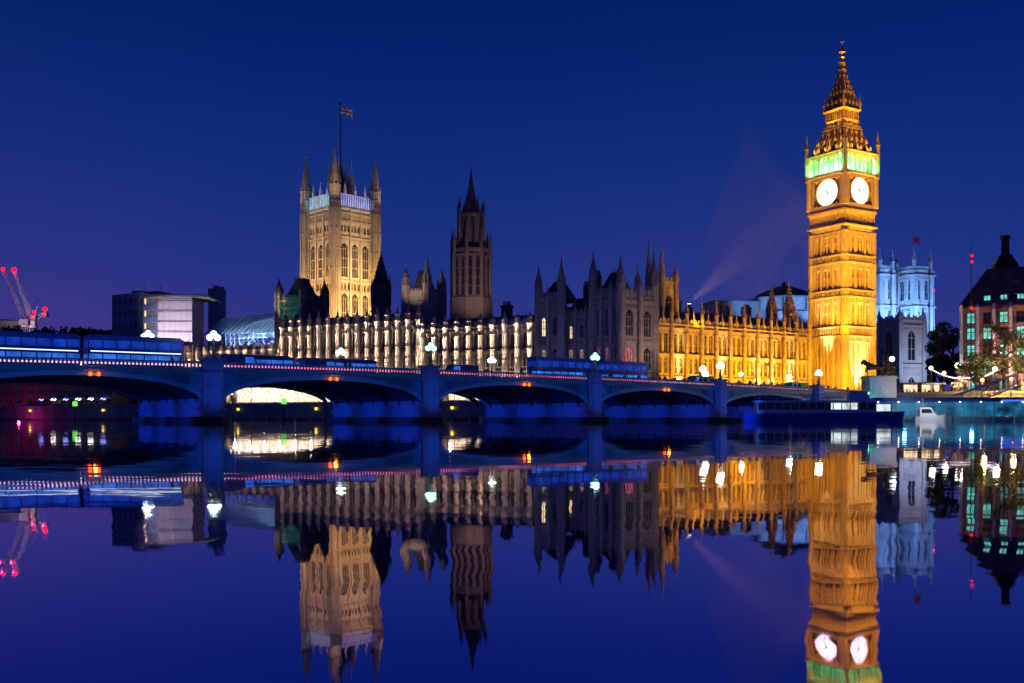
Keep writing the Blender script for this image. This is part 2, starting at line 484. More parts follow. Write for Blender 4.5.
# ================================================================== SETTING: water and ground
G = 4.3
def water_material():
    m = bpy.data.materials.new('river_water'); m.use_nodes = True
    t = m.node_tree; t.nodes.clear()
    tcn = t.nodes.new('ShaderNodeTexCoord')
    def ripple(scale, detail, amp, sx, sy):
        mp = t.nodes.new('ShaderNodeMapping'); mp.inputs['Scale'].default_value = (sx, sy, 1)
        t.links.new(tcn.outputs['Object'], mp.inputs[0])
        n = t.nodes.new('ShaderNodeTexNoise'); n.inputs['Scale'].default_value = scale; n.inputs['Detail'].default_value = detail; n.inputs['Roughness'].default_value = .6
        t.links.new(mp.outputs[0], n.inputs['Vector'])
        s = t.nodes.new('ShaderNodeVectorMath'); s.operation = 'SUBTRACT'; s.inputs[1].default_value = (.5, .5, .5)
        t.links.new(n.outputs['Color'], s.inputs[0])
        k = t.nodes.new('ShaderNodeVectorMath'); k.operation = 'MULTIPLY'; k.inputs[1].default_value = amp
        t.links.new(s.outputs[0], k.inputs[0])
        return k.outputs[0]
    a = ripple(2.2, 3, (.036, .0082, 0), 1, 1.6)
    b = ripple(.25, 3, (.020, .0050, 0), 1, 1)
    ad = t.nodes.new('ShaderNodeVectorMath'); ad.operation = 'ADD'
    t.links.new(a, ad.inputs[0]); t.links.new(b, ad.inputs[1])
    a2 = t.nodes.new('ShaderNodeVectorMath'); a2.operation = 'ADD'; a2.inputs[1].default_value = (0, 0, 1)
    t.links.new(ad.outputs[0], a2.inputs[0])
    nm = t.nodes.new('ShaderNodeVectorMath'); nm.operation = 'NORMALIZE'; t.links.new(a2.outputs[0], nm.inputs[0])
    gl = t.nodes.new('ShaderNodeBsdfGlossy'); gl.inputs['Color'].default_value = (.84, .66, .80, 1); gl.inputs['Roughness'].default_value = .022
    lw = t.nodes.new('ShaderNodeLayerWeight'); lw.inputs[0].default_value = .5     # steeper looks into the water see more of its own blue
    fr = t.nodes.new('ShaderNodeValToRGB'); e = fr.color_ramp.elements
    e[0].position, e[0].color = .78, (.52, .42, .76, 1)
    e[1].position, e[1].color = .96, (1, .95, .97, 1)
    t.links.new(lw.outputs['Facing'], fr.inputs[0]); t.links.new(fr.outputs[0], gl.inputs['Color'])
    t.links.new(nm.outputs[0], gl.inputs['Normal'])
    df = t.nodes.new('ShaderNodeBsdfDiffuse'); df.inputs['Color'].default_value = (.004, .008, .02, 1)
    mx = t.nodes.new('ShaderNodeMixShader'); mx.inputs[0].default_value = .97
    t.links.new(df.outputs[0], mx.inputs[1]); t.links.new(gl.outputs[0], mx.inputs[2])
    o = t.nodes.new('ShaderNodeOutputMaterial'); t.links.new(mx.outputs[0], o.inputs[0])
    return m
mb = MB(); mb.add([(-6000, -60, 0), (6000, -60, 0), (6000, 9000, 0), (-6000, 9000, 0)], [(0, 1, 2, 3)])
tag(mb.build('water', water_material()), 'dark blue river with long wavering reflections', 'river', kind='structure')
def E(t, off=0.0): return Vector((20 - .866 * t + .5 * off, 221 + .5 * t + .866 * off, 0))
mb = MB()
mb.plan([E(-330)[:2], E(2500)[:2], (-3000, 8000), (6000, 8000), (6000, 50)][::-1], -3, G)
tag(mb.build('ground', M['earth']), 'paved west bank behind the river wall', 'ground', kind='structure')

RRIV = -30 * pi / 180                                       # local x of the river wall and river front runs to the right
def river_wall(name, label, t0, t1, ztop, mat):
    p = E(t1)
    r = thing(name, label, 'river wall', (p.x, p.y, 0), RRIV)
    Ln = t1 - t0
    mb = MB(); mb.box(0, Ln, -.5, .6, -1, ztop - .5)
    for i in range(int(Ln / 5)):
        mb.box(i * 5 + .2, i * 5 + .9, -.62, -.503, -1, ztop - .5)
    mb.build('wall', mat, r)
    mb = MB(); mb.box(-.0, Ln, -.75, .75, ztop - .497, ztop - .2); mb.box(0, Ln, -.25, .35, ztop - .197, ztop)
    mb.build('coping', M['granite'], r)
    mb = MB(); mb.box(0, Ln, -.62, -.504, -.5, .55)
    mb.build('weed_band', M['weed'], r)
    return r
river_wall('river_wall', 'long low stone river wall beneath the palace terrace, seen through the bridge arches', -22, 330, G + .35, M['wallstone'])
river_wall('embankment_wall', 'grey granite embankment wall behind the landing stage, right of the statue', -95, -55, G + 1.15, M['wallstone'])

# ================================================================== BRIDGE
P1 = Vector((-35.2, 117.7, 0)); BRZ = R(35); BW = 27.5
def B(s, y, z=0.0): return Vector((P1.x + s * cos(BRZ) - y * sin(BRZ), P1.y + s * sin(BRZ) + y * cos(BRZ), z))
def ztop(s): return 7.1 - .00012 * (s - 15) ** 2
piers = [-88.0, -58.6, -29.3, 0.0, 29.5, 58.1, 85.1, 110.5, 132.5]
br = thing('arch_bridge', 'long low iron bridge of flat arches on stone piers crossing the river', 'bridge', (P1.x, P1.y, 0), BRZ)
S0, S1 = -88.0, 150.0
def arch_z(s, a, b):
    c, hw = (a + b) / 2, (b - a) / 2 - 1.25
    u = max(-1, min(1, (s - c) / hw))
    zs, zc = 2.3, ztop(c) - 1.85
    return zs + (zc - zs) * max(0, 1 - abs(u) ** 2.15) ** .52
mb = MB()
n = 60
for i in range(n):
    a, b = S0 + (S1 - S0) * i / n, S0 + (S1 - S0) * (i + 1) / n
    za, zb = ztop(a) - 1.15, ztop(b) - 1.15
    mb.add([(a, .35, za), (b, .35, zb), (b, BW - .35, zb), (a, BW - .35, za), (a, .35, za - .5), (b, .35, zb - .5), (b, BW - .35, zb - .5), (a, BW - .35, za - .5)],
           [(0, 1, 2, 3), (7, 6, 5, 4), (0, 4, 5, 1), (3, 2, 6, 7), (0, 3, 7, 4), (1, 5, 6, 2)])
mb.build('deck', M['asphalt'], br)
for a, b in zip(piers, piers[1:]):
    l, r_ = a + 1.25, b - 1.25
    nseg = 40
    ss = [l + (r_ - l) * (1 - cos(pi * i / nseg)) / 2 for i in range(nseg + 1)]
    for (y0, y1) in ((BW - .5, BW - .15), (.15, .5)):
        if y0 > 1: mb = MB()
        else:
            mb.build('spandrel', M['bridge'], br); mb = MB()
        for s0, s1 in zip(ss, ss[1:]):
            z0, z1 = arch_z(s0, a, b), arch_z(s1, a, b)
            t0, t1 = ztop(s0) - 1.35, ztop(s1) - 1.35
            mb.add([(s0, y0, z0), (s1, y0, z1), (s1, y0, t1), (s0, y0, t0), (s0, y1, z0), (s1, y1, z1), (s1, y1, t1), (s0, y1, t0)],
                   [(0, 1, 2, 3), (5, 4, 7, 6), (0, 4, 5, 1)])
    # pierced spandrel tracery: raised rings and ribs near each pier
    for side in (0, 1):
        for k, (dx, rr) in enumerate(((2.0, 1.15), (4.6, .85), (6.7, .55))):
            s = l + dx if side == 0 else r_ - dx
            zc_ = (arch_z(s, a, b) + .62 + ztop(s) - 1.35) / 2
            rr = min(rr, (ztop(s) - 1.4 - arch_z(s, a, b) - .62) / 2)
            if rr < .2: continue
            for q in range(16):
                A0, A1 = 2 * pi * q / 16, 2 * pi * (q + 1) / 16
                mb.bar((s + rr * cos(A0), .12, zc_ + rr * sin(A0)), (s + rr * cos(A1), .12, zc_ + rr * sin(A1)), .14)
            for q in range(4):
                A0 = pi / 4 + q * pi / 2
                mb.ball(s + rr * .48 * cos(A0), .14, zc_ + rr * .48 * sin(A0), rr * .27, 6, 4)
    mb.build('spandrel', M['bridge'], br)
    for (y0, y1) in ((0, .148), (BW - .148, BW)):
        mb = MB()
        for s0, s1 in zip(ss, ss[1:]):
            z0, z1 = arch_z(s0, a, b), arch_z(s1, a, b)
            mb.add([(s0, y0, z0), (s1, y0, z1), (s1, y0, z1 + .55), (s0, y0, z0 + .55), (s0, y1, z0), (s1, y1, z1), (s1, y1, z1 + .55), (s0, y1, z0 + .55)],
                   [(0, 1, 2, 3), (5, 4, 7, 6), (0, 4, 5, 1), (3, 2, 6, 7)])
        mb.build('arch_ring', M['bridge_lt'], br)
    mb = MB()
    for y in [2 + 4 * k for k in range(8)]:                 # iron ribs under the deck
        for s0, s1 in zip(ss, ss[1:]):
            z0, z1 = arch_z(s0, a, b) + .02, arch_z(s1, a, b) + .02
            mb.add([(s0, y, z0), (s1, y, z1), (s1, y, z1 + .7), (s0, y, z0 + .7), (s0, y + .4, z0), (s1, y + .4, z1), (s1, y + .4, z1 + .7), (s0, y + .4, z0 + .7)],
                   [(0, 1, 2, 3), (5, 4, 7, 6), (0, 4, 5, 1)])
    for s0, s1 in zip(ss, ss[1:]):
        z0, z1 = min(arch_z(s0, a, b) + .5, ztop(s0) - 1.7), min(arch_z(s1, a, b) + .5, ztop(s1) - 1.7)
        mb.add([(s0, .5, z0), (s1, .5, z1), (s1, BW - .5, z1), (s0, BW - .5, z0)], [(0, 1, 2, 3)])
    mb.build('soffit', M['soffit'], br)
for k, s in enumerate(piers):
    zt = ztop(s)
    mb = MB()
    mb.box(s - 1.25, s + 1.25, .6, BW - .6, -2, zt - 1.7)
    mb.box(s - 1.45, s + 1.45, .55, BW - .55, 1.35, 1.65)
    for y, sg in ((0, -1), (BW, 1)):
        c = [(s - 1.25, y - sg * .6), (s - 1.25, y + sg * .3), (s - .7, y + sg * .95), (s + .7, y + sg * .95), (s + 1.25, y + sg * .3), (s + 1.25, y - sg * .6)]
        if sg > 0: c = c[::-1]
        mb.plan(c, -2, zt + .15)
        for zz, gr in ((1.4, .25), (zt - 1.5, .18), (zt + .152, .22)):
            c2 = [(s + (x - s) * (1 + gr), y + (yy - y) * (1 + gr)) for x, yy in c]
            mb.plan(c2, zz, zz + .28)
    zz = 2.0
    while zz < zt - 1.9:
        mb.plan([(s + (x - s) * 1.02, yy - .02 if yy < .2 else yy) for x, yy in [(s - 1.25, -.3), (s - .7, -.95), (s + .7, -.95), (s + 1.25, -.3)]], zz, zz + .5)
        zz += .62
    for q in (-.55, .1):
        mb.box(s + q, s + q + .45, -1.02, -.93, 2.2, zt - 1.9)
    mb.build('pier', M['pierstone'], br)
    mb = MB()
    mb.plan([(s - 2.3, .2), (s - 1.3, -2.2), (s, -3.4), (s + 1.3, -2.2), (s + 2.3, .2), (s + 2.3, BW - .2), (s + 1.3, BW + 2.2), (s, BW + 3.4), (s - 1.3, BW + 2.2), (s - 2.3, BW - .2)], -2, .62)
    mb.build('footing', M['weed'], br)
for y, nm in ((0.0, 'parapet'), (BW, 'parapet')):
    mb = MB()
    sg = -1 if y == 0 else 1
    ya, yb = (y - .12, y + .22) if y == 0 else (y - .22, y + .12)
    n = 80
    for i in range(n):
        a, b = S0 + (S1 - S0) * i / n, S0 + (S1 - S0) * (i + 1) / n
        for d0, d1, e in ((-.16, 0, .08), (-1.15, -.72, .0), (-1.42, -1.15, .22)):
            za, zb = ztop(a), ztop(b)
            mb.add([(a, ya - e, za + d0), (b, ya - e, zb + d0), (b, yb + e, zb + d0), (a, yb + e, za + d0), (a, ya - e, za + d1), (b, ya - e, zb + d1), (b, yb + e, zb + d1), (a, yb + e, za + d1)],
                   [(3, 2, 1, 0), (4, 5, 6, 7), (0, 1, 5, 4), (1, 2, 6, 5), (2, 3, 7, 6), (3, 0, 4, 7)])
    s = S0 + .2
    while s < S1:
        mb.box(s - .07, s + .07, ya + .06, yb - .06, ztop(s) - .73, ztop(s) - .15)
        s += .42
    mb.build('parapet', M['bridge'], br)
rl = [MB().box(-.09, .09, .05, .12, -.55, -.33).mesh('rail_light', M[k]) for k in ('dots', 'dots_red')]  # added glow standing for traffic light seen through the parapet openings
rest = MB()
s, cnt = S0 + .41, 0
while s < S1:
    k = 0 if (s < 2 or (s > 70 and random.random() < .5)) else 1
    if s > -22.5 and cnt < 100:
        link(rl[k], 'rail_light', br, TR(s, 0, ztop(s))); cnt += 1  # added glow dots standing for traffic light, not lamps on the rail
    else:
        rest.cur = k; rest.box(s - .09, s + .09, .05, .12, ztop(s) - .55, ztop(s) - .33)
    s += .42
rest.build('opening_glows', [M['dots'], M['dots_red']], br)['kind'] = 'stuff'

# lamps on the bridge
def lamp_standard(label, loc, hgt, mat, group):
    r = thing('bridge_lamp', label, 'street lamp', loc, BRZ, group)
    mb = MB()
    mb.lathe(0, 0, [(0, .34), (.25, .34), (.3, .22), (.9, .16), (1.0, .24), (1.08, .13), (hgt - .9, .075)], 8)
    mb.build('post', M['black'], r)
    mb = MB()
    for sg in (-1, 1):
        mb.bar((0, 0, hgt - 1.25), (sg * .42, 0, hgt - 1.0), .07); mb.bar((sg * .42, 0, hgt - 1.0), (sg * .46, 0, hgt - .78), .06)
    mb.build('arm', M['black'], r)
    for dx, dz in ((-.46, hgt - .48), (.46, hgt - .48), (0, hgt - .05)):
        mb = MB(); mb.lathe(dx, 0, [(dz - .34, .12), (dz - .27, .25), (dz, .35), (dz + .2, .29), (dz + .34, .13)], 8)
        g = mb.build('globe', mat, r, True)
        mb = MB(); mb.lathe(dx, 0, [(dz + .341, .2), (dz + .45, .14), (dz + .5, .03), (dz + .62, .015)], 8)
        mb.build('cap', M['black'], g)
    mb = MB(); mb.lathe(0, 0, [(hgt - .92, .05), (hgt - .45, .05), (hgt - .4, .12)], 8)
    mb.build('spindle', M['black'], r)
    return r
near_lab = ['triple lamp on the near parapet in front of the dark scaffolded buildings', 'green-white triple lamp on the near parapet below the tall twin turrets', 'green-white triple lamp on the near parapet before the dark pavilion', 'warm triple lamp on the near parapet before the golden wing', 'small triple lamp on the near parapet left of the clock tower base']
far_lab = ['triple lamp on the far parapet below the white sheeted block', 'triple lamp on the far parapet below the floodlit square tower', 'white triple lamp on the far parapet before the last pale buttresses', 'triple lamp on the far parapet before the right end of the dark pavilion', 'triple lamp on the far parapet amid the golden wing']
for k, s in enumerate(piers[3:8]):
    zt = ztop(s)
    hg = 2.9 - k * .08
    m_ = (M['lampglobe'], M['lampteal'], M['lampteal'], M['lampglobe_w'], M['lampglobe_w'])[k]
    p = B(s, -.25, zt + .43)
    lamp_standard(near_lab[k], p, hg, m_, 'lamps along the bridge')
    point(p + Vector((0, -.9, hg - .3)), 120, ((.55, 1, .8), (.4, 1, .7), (.4, 1, .7), (1, .9, .7), (1, .9, .7))[k], .3)
    p = B(s, BW + .2, zt + .43)
    lamp_standard(far_lab[k], p, hg + (2.1 if k == 0 else .9), M['lampglobe'] if k < 3 else M['lampglobe_w'], 'lamps along the bridge')
    point(p + Vector((0, -.9, hg + (1.6 if k == 0 else .4))), 120, (.7, 1, .9), .3)

# amber navigation lights under the crowns
nav_lab = ['pair of amber lights hung at the crown of the leftmost arch', 'pair of amber lights on the arch below the square tower', 'pair of amber lights on the arch below the pale buttressed front', 'pair of amber lights on the arch below the dark pavilion']
for k, (a, b) in enumerate(zip(piers[2:6], piers[3:7])):
    c = (a + b) / 2 + (1.4, .5, 1.5, 1.2)[k]
    z = ztop(c) - 1.75
    r = thing('navigation_light', nav_lab[k], 'light', B(c, -.3, z), BRZ, 'amber navigation lights on the bridge')
    mb = MB(); mb.box(-.75, .75, -.05, .12, .22, .34); mb.box(-.04, .04, -.03, .15, .34, .75)
    mb.build('bracket', M['black'], r)
    for x in (-.45, .45):
        mb = MB(); mb.fr(x, -.05, .2, .12, .26, .2, 8); mb.ball(x, -.05, 0, .19, 8, 6); mb.build('lamp', M['nav'], r, True)
    point(B(c, -.9, z), 26, (1, .3, .03), .2)

# blue lamps low under the arches, washing the pier sides
for k, s in enumerate(piers[3:8]):
    for y in (4, 14, 24):
        p = B(s - 8.5, y, .45)
        spot(p, B(s, y + 1, .9), 1500, (.004, .055, 1), 80, .7, .4)
for s in piers[2:8]:                                        # blue uplight on the pier fronts
    spot(B(s - 1.5, -8.5, .6), B(s, 0, 4.5), 1500, (.01, .10, 1), 46, .9, .5)
for a, b in zip(piers[2:8], piers[3:9]):
    spot(B((a + b) / 2, -24, .8), B((a + b) / 2, 0, 5.2), 6500, (.01, .14, .9), 70, .9, .6)

# ================================================================== CLOCK TOWER
CT = Vector((92.4, 280, G)); CRZ = R(31.7)
ct = thing('clock_tower', 'tall golden floodlit gothic clock tower with four white dials and a green lit belfry', 'clock tower', CT, CRZ)
def zc_(py): return Zp(py, 280 - (7.2 if py > 140 else 3.5 if py > 105 else 1)) - G
zl = {k: zc_(v) for k, v in dict(a=336, b=326, c=296.6, d=289, e=262, f=254, g=229, h=205, i=173, j=151, k=128, l=107.5, m=98, n=60, top=37).items()}
W = 12.4; hw = W / 2
FACES = [RZ(k * pi / 2) for k in range(4)]
mb = MB()
core = hw - .85
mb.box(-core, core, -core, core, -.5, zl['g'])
mb.build('shaft_core', M['stone_dark'], ct)  # darker stone paints in the shade between the ribs
levels = [(0.2, zl['a'] - .2), (zl['b'], zl['c'] - .2), (zl['d'], zl['e'] - .2), (zl['f'], zl['g'] - .3)]
mb = MB()
for T in FACES:
    mb.T = T
    for (za, zb) in levels:
        # three broad panels per face, each with ribs, blind arches and slit windows
        for x in (-hw + 1.9, -2.05, 2.05, hw - 1.9):
            mb.box(x - .3, x + .3, -hw - .05, -core, za, zb)
        for c in (-3.5, 0, 3.5):
            mb.box(c - .24, c + .24, -hw + .08, -core, za, zb - .4)
            for dx in (-1.25, 1.25): mb.box(c + dx - .22, c + dx + .22, -hw + .14, -core, za, zb - .4)
            for dx in (-.63, .63): mb.box(c + dx - .05, c + dx + .05, -hw + .3, -core, za, zb - .4)
            zz = za + (zb - za) * .48
            mb.box(c - 1.2, c + 1.2, -hw + .25, -core, zz - .2, zz + .15)
            mb.box(c - 1.2, c + 1.2, -hw + .12, -core, zb - 1.1, zb)
            for dx in (-.72, -.24, .24, .72):
                mb.fr(c + dx, -hw + .2, zb - 1.9, .05, zb - 1.1, .2, 4)
    # string courses
    for (z0, z1) in ((zl['a'] - .2, zl['b']), (zl['c'] - .2, zl['d']), (zl['e'] - .2, zl['f'])):
        mb.box(-hw - .1, hw + .1, -hw - .22, -core, z0, z0 + .45)
        mb.box(-hw - .1, hw + .1, -hw - .22, -core, z1 - .4, z1)
        for q in range(14):
            x = -hw + .6 + q * (W - 1.2) / 13
            mb.box(x - .26, x + .26, -hw + .02, -core, z0 + .45, z1 - .4)
            mb.fr(x, -hw + .0, z0 + .6, .18, z1 - .6, .10, 4)
mb.T = None
mb.build('panelling', M['stone_tower'], ct)
shade_mb = MB()
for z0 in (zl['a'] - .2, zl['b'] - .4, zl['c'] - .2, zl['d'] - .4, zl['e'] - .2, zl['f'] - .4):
    shade_mb.box(-hw - .24, hw + .24, -hw - .24, hw + .24, z0 + .46, z0 + .58)
shade_mb.build('painted_shadow_line', M['slate'], ct)  # dark strips standing for the narrow shadows at the string courses
for k in range(4):                                          # octagonal corner buttresses
    sx, sy = ((-1, -1), (1, -1), (1, 1), (-1, 1))[k]
    mb = MB()
    cx, cy = sx * (hw - .55), sy * (hw - .55)
    mb.fr(cx, cy, -.5, .95, zl['a'], .92, 8); mb.fr(cx, cy, zl['a'], .86, zl['g'], .82, 8)
    for z0 in (zl['a'], zl['b'], zl['c'], zl['d'], zl['e'], zl['f'], zl['g'] - .5):
        mb.fr(cx, cy, z0 - .3, 1.06, z0 + .12, 1.06, 8)
    for q in range(8):
        a = 2 * pi * q / 8
        mb.fr(cx + .93 * cos(a), cy + .93 * sin(a), -.4, .09, zl['g'], .10, 4)
    mb.build('corner_buttress', M['stone_tower'], ct)
# slit windows
slit = MB(); slit.box(-.36, .36, 0, .05, 0, 4.4)
slit_me = slit.mesh('slit_window', M['glass'])
for T in FACES:
    for (za, zb) in levels:
        for c in (-3.5, 0, 3.5):
            for dx in (-.63, .63):
                for q in range(2):
                    link(slit_me, 'slit_window', ct, T @ TR(c + dx, -core - .05, za + (zb - za) * (q + .1) / 2))
# frieze, clock stage, belfry
fr_ = MB()
W2 = 13.2; h2 = W2 / 2
fr_.box(-hw, hw, -hw, hw, zl['g'], zl['g'] + 1.0)
fr_.box(-hw - .5, hw + .5, -hw - .5, hw + .5, zl['g'] + 1.0, zl['g'] + 1.5)
fr_.box(-hw + .1, hw - .1, -hw + .1, hw - .1, zl['g'] + 1.5, zl['h'] - 1.5)
fr_.box(-h2, h2, -h2, h2, zl['h'] - 1.5, zl['h'] - .9)
fr_.box(-h2 + .2, h2 - .2, -h2 + .2, h2 - .2, zl['h'] - .9, zl['h'])
for T in FACES:
    fr_.T = T
    for q in range(17):
        x = -hw + .45 + q * (W - .9) / 16
        fr_.box(x - .11, x + .15, -hw - .12, -hw + .2, zl['g'] + 1.5, zl['h'] - 1.9)
        fr_.fr(x, -hw - .05, zl['h'] - 2.6, .06, zl['h'] - 1.5, .34, 4)
    for q in range(24):
        x = -h2 + .3 + q * (W2 - .6) / 23
        fr_.box(x - .12, x + .12, -h2 - .14, -h2 + .05, zl['h'] - 1.4, zl['h'] - .9)
fr_.T = None
fr_.build('frieze', M['stone_tower'], ct)
cs = MB()
zi, zh = zl['i'], zl['h']
ci = h2 - .9
cs.box(-ci, ci, -ci, ci, zh, zi)
for T in FACES:
    cs.T = T
    cs.box(-h2 + .3, h2 - .3, -h2 + .1, -ci, zh, zh + .7)
    cs.box(-h2 + .3, h2 - .3, -h2 + .1, -ci, zi - .75, zi)
    cs.box(-h2 + .3, -h2 + 2.0, -h2 + .1, -ci, zh + .7, zi - .75)
    cs.box(h2 - 2.0, h2 - .3, -h2 + .1, -ci, zh + .7, zi - .75)
    for q in range(7):
        z = zh + 1.0 + q * (zi - zh - 2.2) / 6.3
        for sx in (-1, 1):
            cs.box(sx * (h2 - 1.15) - .5, sx * (h2 - 1.15) + .5, -h2 + .0, -h2 + .12, z, z + .55)
cs.T = None
for k in range(4):
    sx, sy = ((-1, -1), (1, -1), (1, 1), (-1, 1))[k]
    cs.fr(sx * (h2 - .4), sy * (h2 - .4), zh, .85, zi, .8, 8)
    cs.fr(sx * (h2 - .4), sy * (h2 - .4), zi - .5, 1.1, zi, 1.1, 8)
cs.build('clock_stage', M['stone_tower'], ct)
zc0 = (zh + zi) / 2 - .05
RAD = 3.65
def roman(mb, s, r, ang):
    glyph = {'I': .22, 'V': .42, 'X': .42}
    tot = sum(glyph[c] for c in s)
    x = -tot / 2
    def put(x0, z0, x1, z1):
        def tr(x_, z_):
            px_, pz_ = x_, z_ + r
            return (px_ * cos(ang) + pz_ * sin(ang), -.11, -px_ * sin(ang) + pz_ * cos(ang))
        mb.bar(tr(x0, z0), tr(x1, z1), .055)
    for c in s:
        g = glyph[c]; m_ = x + g / 2
        if c == 'I': put(m_, -.32, m_, .32)
        if c == 'V': put(m_ - .15, .32, m_, -.32); put(m_ + .15, .32, m_, -.32)
        if c == 'X': put(m_ - .15, .32, m_ + .15, -.32); put(m_ + .15, .32, m_ - .15, -.32)
        x += g
for T in FACES:
    mb = MB()
    n = 48
    mb.add([(0, 0, 0)] + [(RAD * cos(2 * pi * i / n), 0, RAD * sin(2 * pi * i / n)) for i in range(n)] + [(RAD * cos(2 * pi * i / n), .15, RAD * sin(2 * pi * i / n)) for i in range(n)],
           [(0, 1 + i, 1 + (i + 1) % n) for i in range(n)] + [(1 + i, 1 + n + i, 1 + n + (i + 1) % n, 1 + (i + 1) % n) for i in range(n)])
    me = mb.mesh('clock_face', M['dial'])
    d = link(me, 'clock_face', ct, T @ TR(0, -ci - .16, zc0))
    mb = MB()
    for i in range(n):
        a0, a1 = 2 * pi * i / n, 2 * pi * (i + 1) / n
        mb.bar((3.88 * cos(a0), -.15, 3.88 * sin(a0)), (3.88 * cos(a1), -.15, 3.88 * sin(a1)), .46)
        if i % 4 == 0: mb.bar((4.15 * cos(a0), -.1, 4.15 * sin(a0)), (4.4 * cos(a0), -.1, 4.4 * sin(a0)), .3)
    for sx in (-1, 1):
        for sz in (-1, 1):
            mb.ball(sx * 3.5, -.05, sz * 3.5, .7, 8, 4); mb.ball(sx * 4.0, -.05, sz * 2.5, .28, 6, 4)
    mb.build('dial_surround', M['gilt'], d)
    mb = MB()
    for i, s_ in enumerate(['XII', 'I', 'II', 'III', 'IIII', 'V', 'VI', 'VII', 'VIII', 'IX', 'X', 'XI']):
        roman(mb, s_, 2.8, 2 * pi * i / 12)
    for i in range(60):
        a = 2 * pi * i / 60
        mb.bar((3.35 * sin(a), -.08, 3.35 * cos(a)), (3.47 * sin(a), -.08, 3.47 * cos(a)), .06)
    mb.build('numerals', M['bronze'], d)
    for nm, ang, l_, wd in (('hour_hand', R(318), 1.9, .26), ('minute_hand', R(186), 3.2, .17)):
        mb = MB(); mb.bar((-.5 * sin(ang), -.2, -.5 * cos(ang)), (l_ * sin(ang), -.2, l_ * cos(ang)), wd, .08)
        mb.build(nm, M['bronze'], d)
zj = zl['j']
bf = MB()
bf.box(-h2 - .5, h2 + .5, -h2 - .5, h2 + .5, zi, zi + .5)
bf.box(-h2 - .2, h2 + .2, -h2 - .2, h2 + .2, zj - .7, zj)
bf.box(-h2 - .5, h2 + .5, -h2 - .5, h2 + .5, zj, zj + .3)
for T in FACES:
    bf.T = T
    for q in range(8):
        x = -h2 + .6 + q * (W2 - 1.2) / 7
        bf.box(x - .18, x + .18, -h2 + .1, -h2 + .75, zi + .5, zj - .7)
        if q < 7:
            xm = x + (W2 - 1.2) / 14
            for sx in (-1, 1):
                bf.poly([(xm + sx * .85, zj - .71), (xm + sx * .85, zj - 2.1), (xm + sx * .4, zj - 1.2), (xm, zj - .71)][::sx], -h2 + .15, -h2 + .6)
            bf.box(xm - .06, xm + .06, -h2 + .25, -h2 + .5, zi + .5, zj - 1.4)
            bf.box(xm - .8, xm + .8, -h2 + .2, -h2 + .5, zi + .5, zi + 1.0)
bf.T = None
for k in range(4):
    sx, sy = ((-1, -1), (1, -1), (1, 1), (-1, 1))[k]
    bf.fr(sx * (h2 - .1), sy * (h2 - .1), zi + .5, .8, zj + .3, .75, 8)
bf.build('belfry', M['stone_tower'], ct)
for k in range(4):
    sx, sy = ((-1, -1), (1, -1), (1, 1), (-1, 1))[k]
    pn = MB(); pinnacle(pn, sx * (h2 + .1), sy * (h2 + .1), zj + .3, 1.1, 6.2, 8)
    pn.build('pinnacle', M['gilt'], ct)
bc = MB(); bc.box(-h2 + 2.6, h2 - 2.6, -h2 + 2.6, h2 - 2.6, zi + .5, zj - .7); bc.build('bell_chamber_wall', M['stone_white'], ct)
GREEN = (.20, 1, .32)
for T in FACES:
    for x in (-4.6, 0, 4.6):
        p = Matrix.Translation(CT) @ RZ(CRZ) @ T @ Vector((x, -h2 + 1.5, zi + .8))
        point(p, 5200, GREEN, .25)
# roofs and spire
def lattice_roof(name, z0, r0, z1, r1, rows, dorm):
    mb = MB(); mb.fr(0, 0, z0, r0, z1, r1, 4); mb.build(name, M['slate'], ct)
    g = MB()
    for T in FACES:
        g.T = T
        for j in range(rows):
            t = (j + .35) / rows
            z, r = z0 + (z1 - z0) * t, r0 + (r1 - r0) * t
            nn = max(2, int(dorm * (r / r0) + .5))
            for q in range(nn):
                x = -r + 2 * r * (q + .5 + .0 * (j % 2)) / nn
                g.box(x - .22, x + .22, -r - .28, -r + .2, z, z + .75)
                g.fr(x, -r - .05, z + .75, .32, z + 1.5, .02, 4)
        for i in range(9):
            t = i / 8
            z, r = z0 + (z1 - z0) * t, r0 + (r1 - r0) * t
            g.ball(-r, -r, z, .26, 6, 4)
            x0 = -1 + 2 * i / 8
            g.bar((x0 * r0, -r0 - .03, z0), (x0 * r1, -r1 - .03, z1), .12)
    g.T = None
    g.build(name + '_trim', M['gilt'], ct)
lattice_roof('lower_roof', zj + .3, h2 - .6, zl['k'], 3.45, 3, 6)
lt = MB()
zk, zll = zl['k'], zl['l']
lt.fr(0, 0, zk, 3.8, zk + .4, 3.8, 4); lt.fr(0, 0, zll - .5, 3.4, zll, 3.7, 4); lt.fr(0, 0, zk + .4, 2.2, zll - .5, 2.2, 4)
for T in FACES:
    lt.T = T
    for q in range(9):
        x = -3.0 + q * .75
        lt.box(x - .13, x + .13, -3.2, -2.85, zk + .4, zll - .5)
    lt.box(-3.1, 3.1, -3.3, -2.9, zk + 2.4, zk + 2.8)
    lt.box(-3.6, 3.6, -3.6, -3.4, zk + .4, zk + 1.1)
lt.T = None
lt.build('lantern', M['gilt'], ct)
for k in range(4):
    sx, sy = ((-1, -1), (1, -1), (1, 1), (-1, 1))[k]
    pn = MB(); pinnacle(pn, sx * 3.3, sy * 3.3, zll, .6, 4.2, 4); pn.build('lantern_pinnacle', M['gilt'], ct)
zp_ = [zl['l'], zc_(97), zc_(86), zc_(74), zc_(60)]
lattice_roof('spire', zp_[0], 3.25, zp_[1], 2.55, 1, 4)
lattice_roof('upper_spire', zp_[1], 2.5, zp_[2], 1.55, 2, 4)
lattice_roof('upper_spire', zp_[2], 1.5, zp_[3], .85, 2, 3)
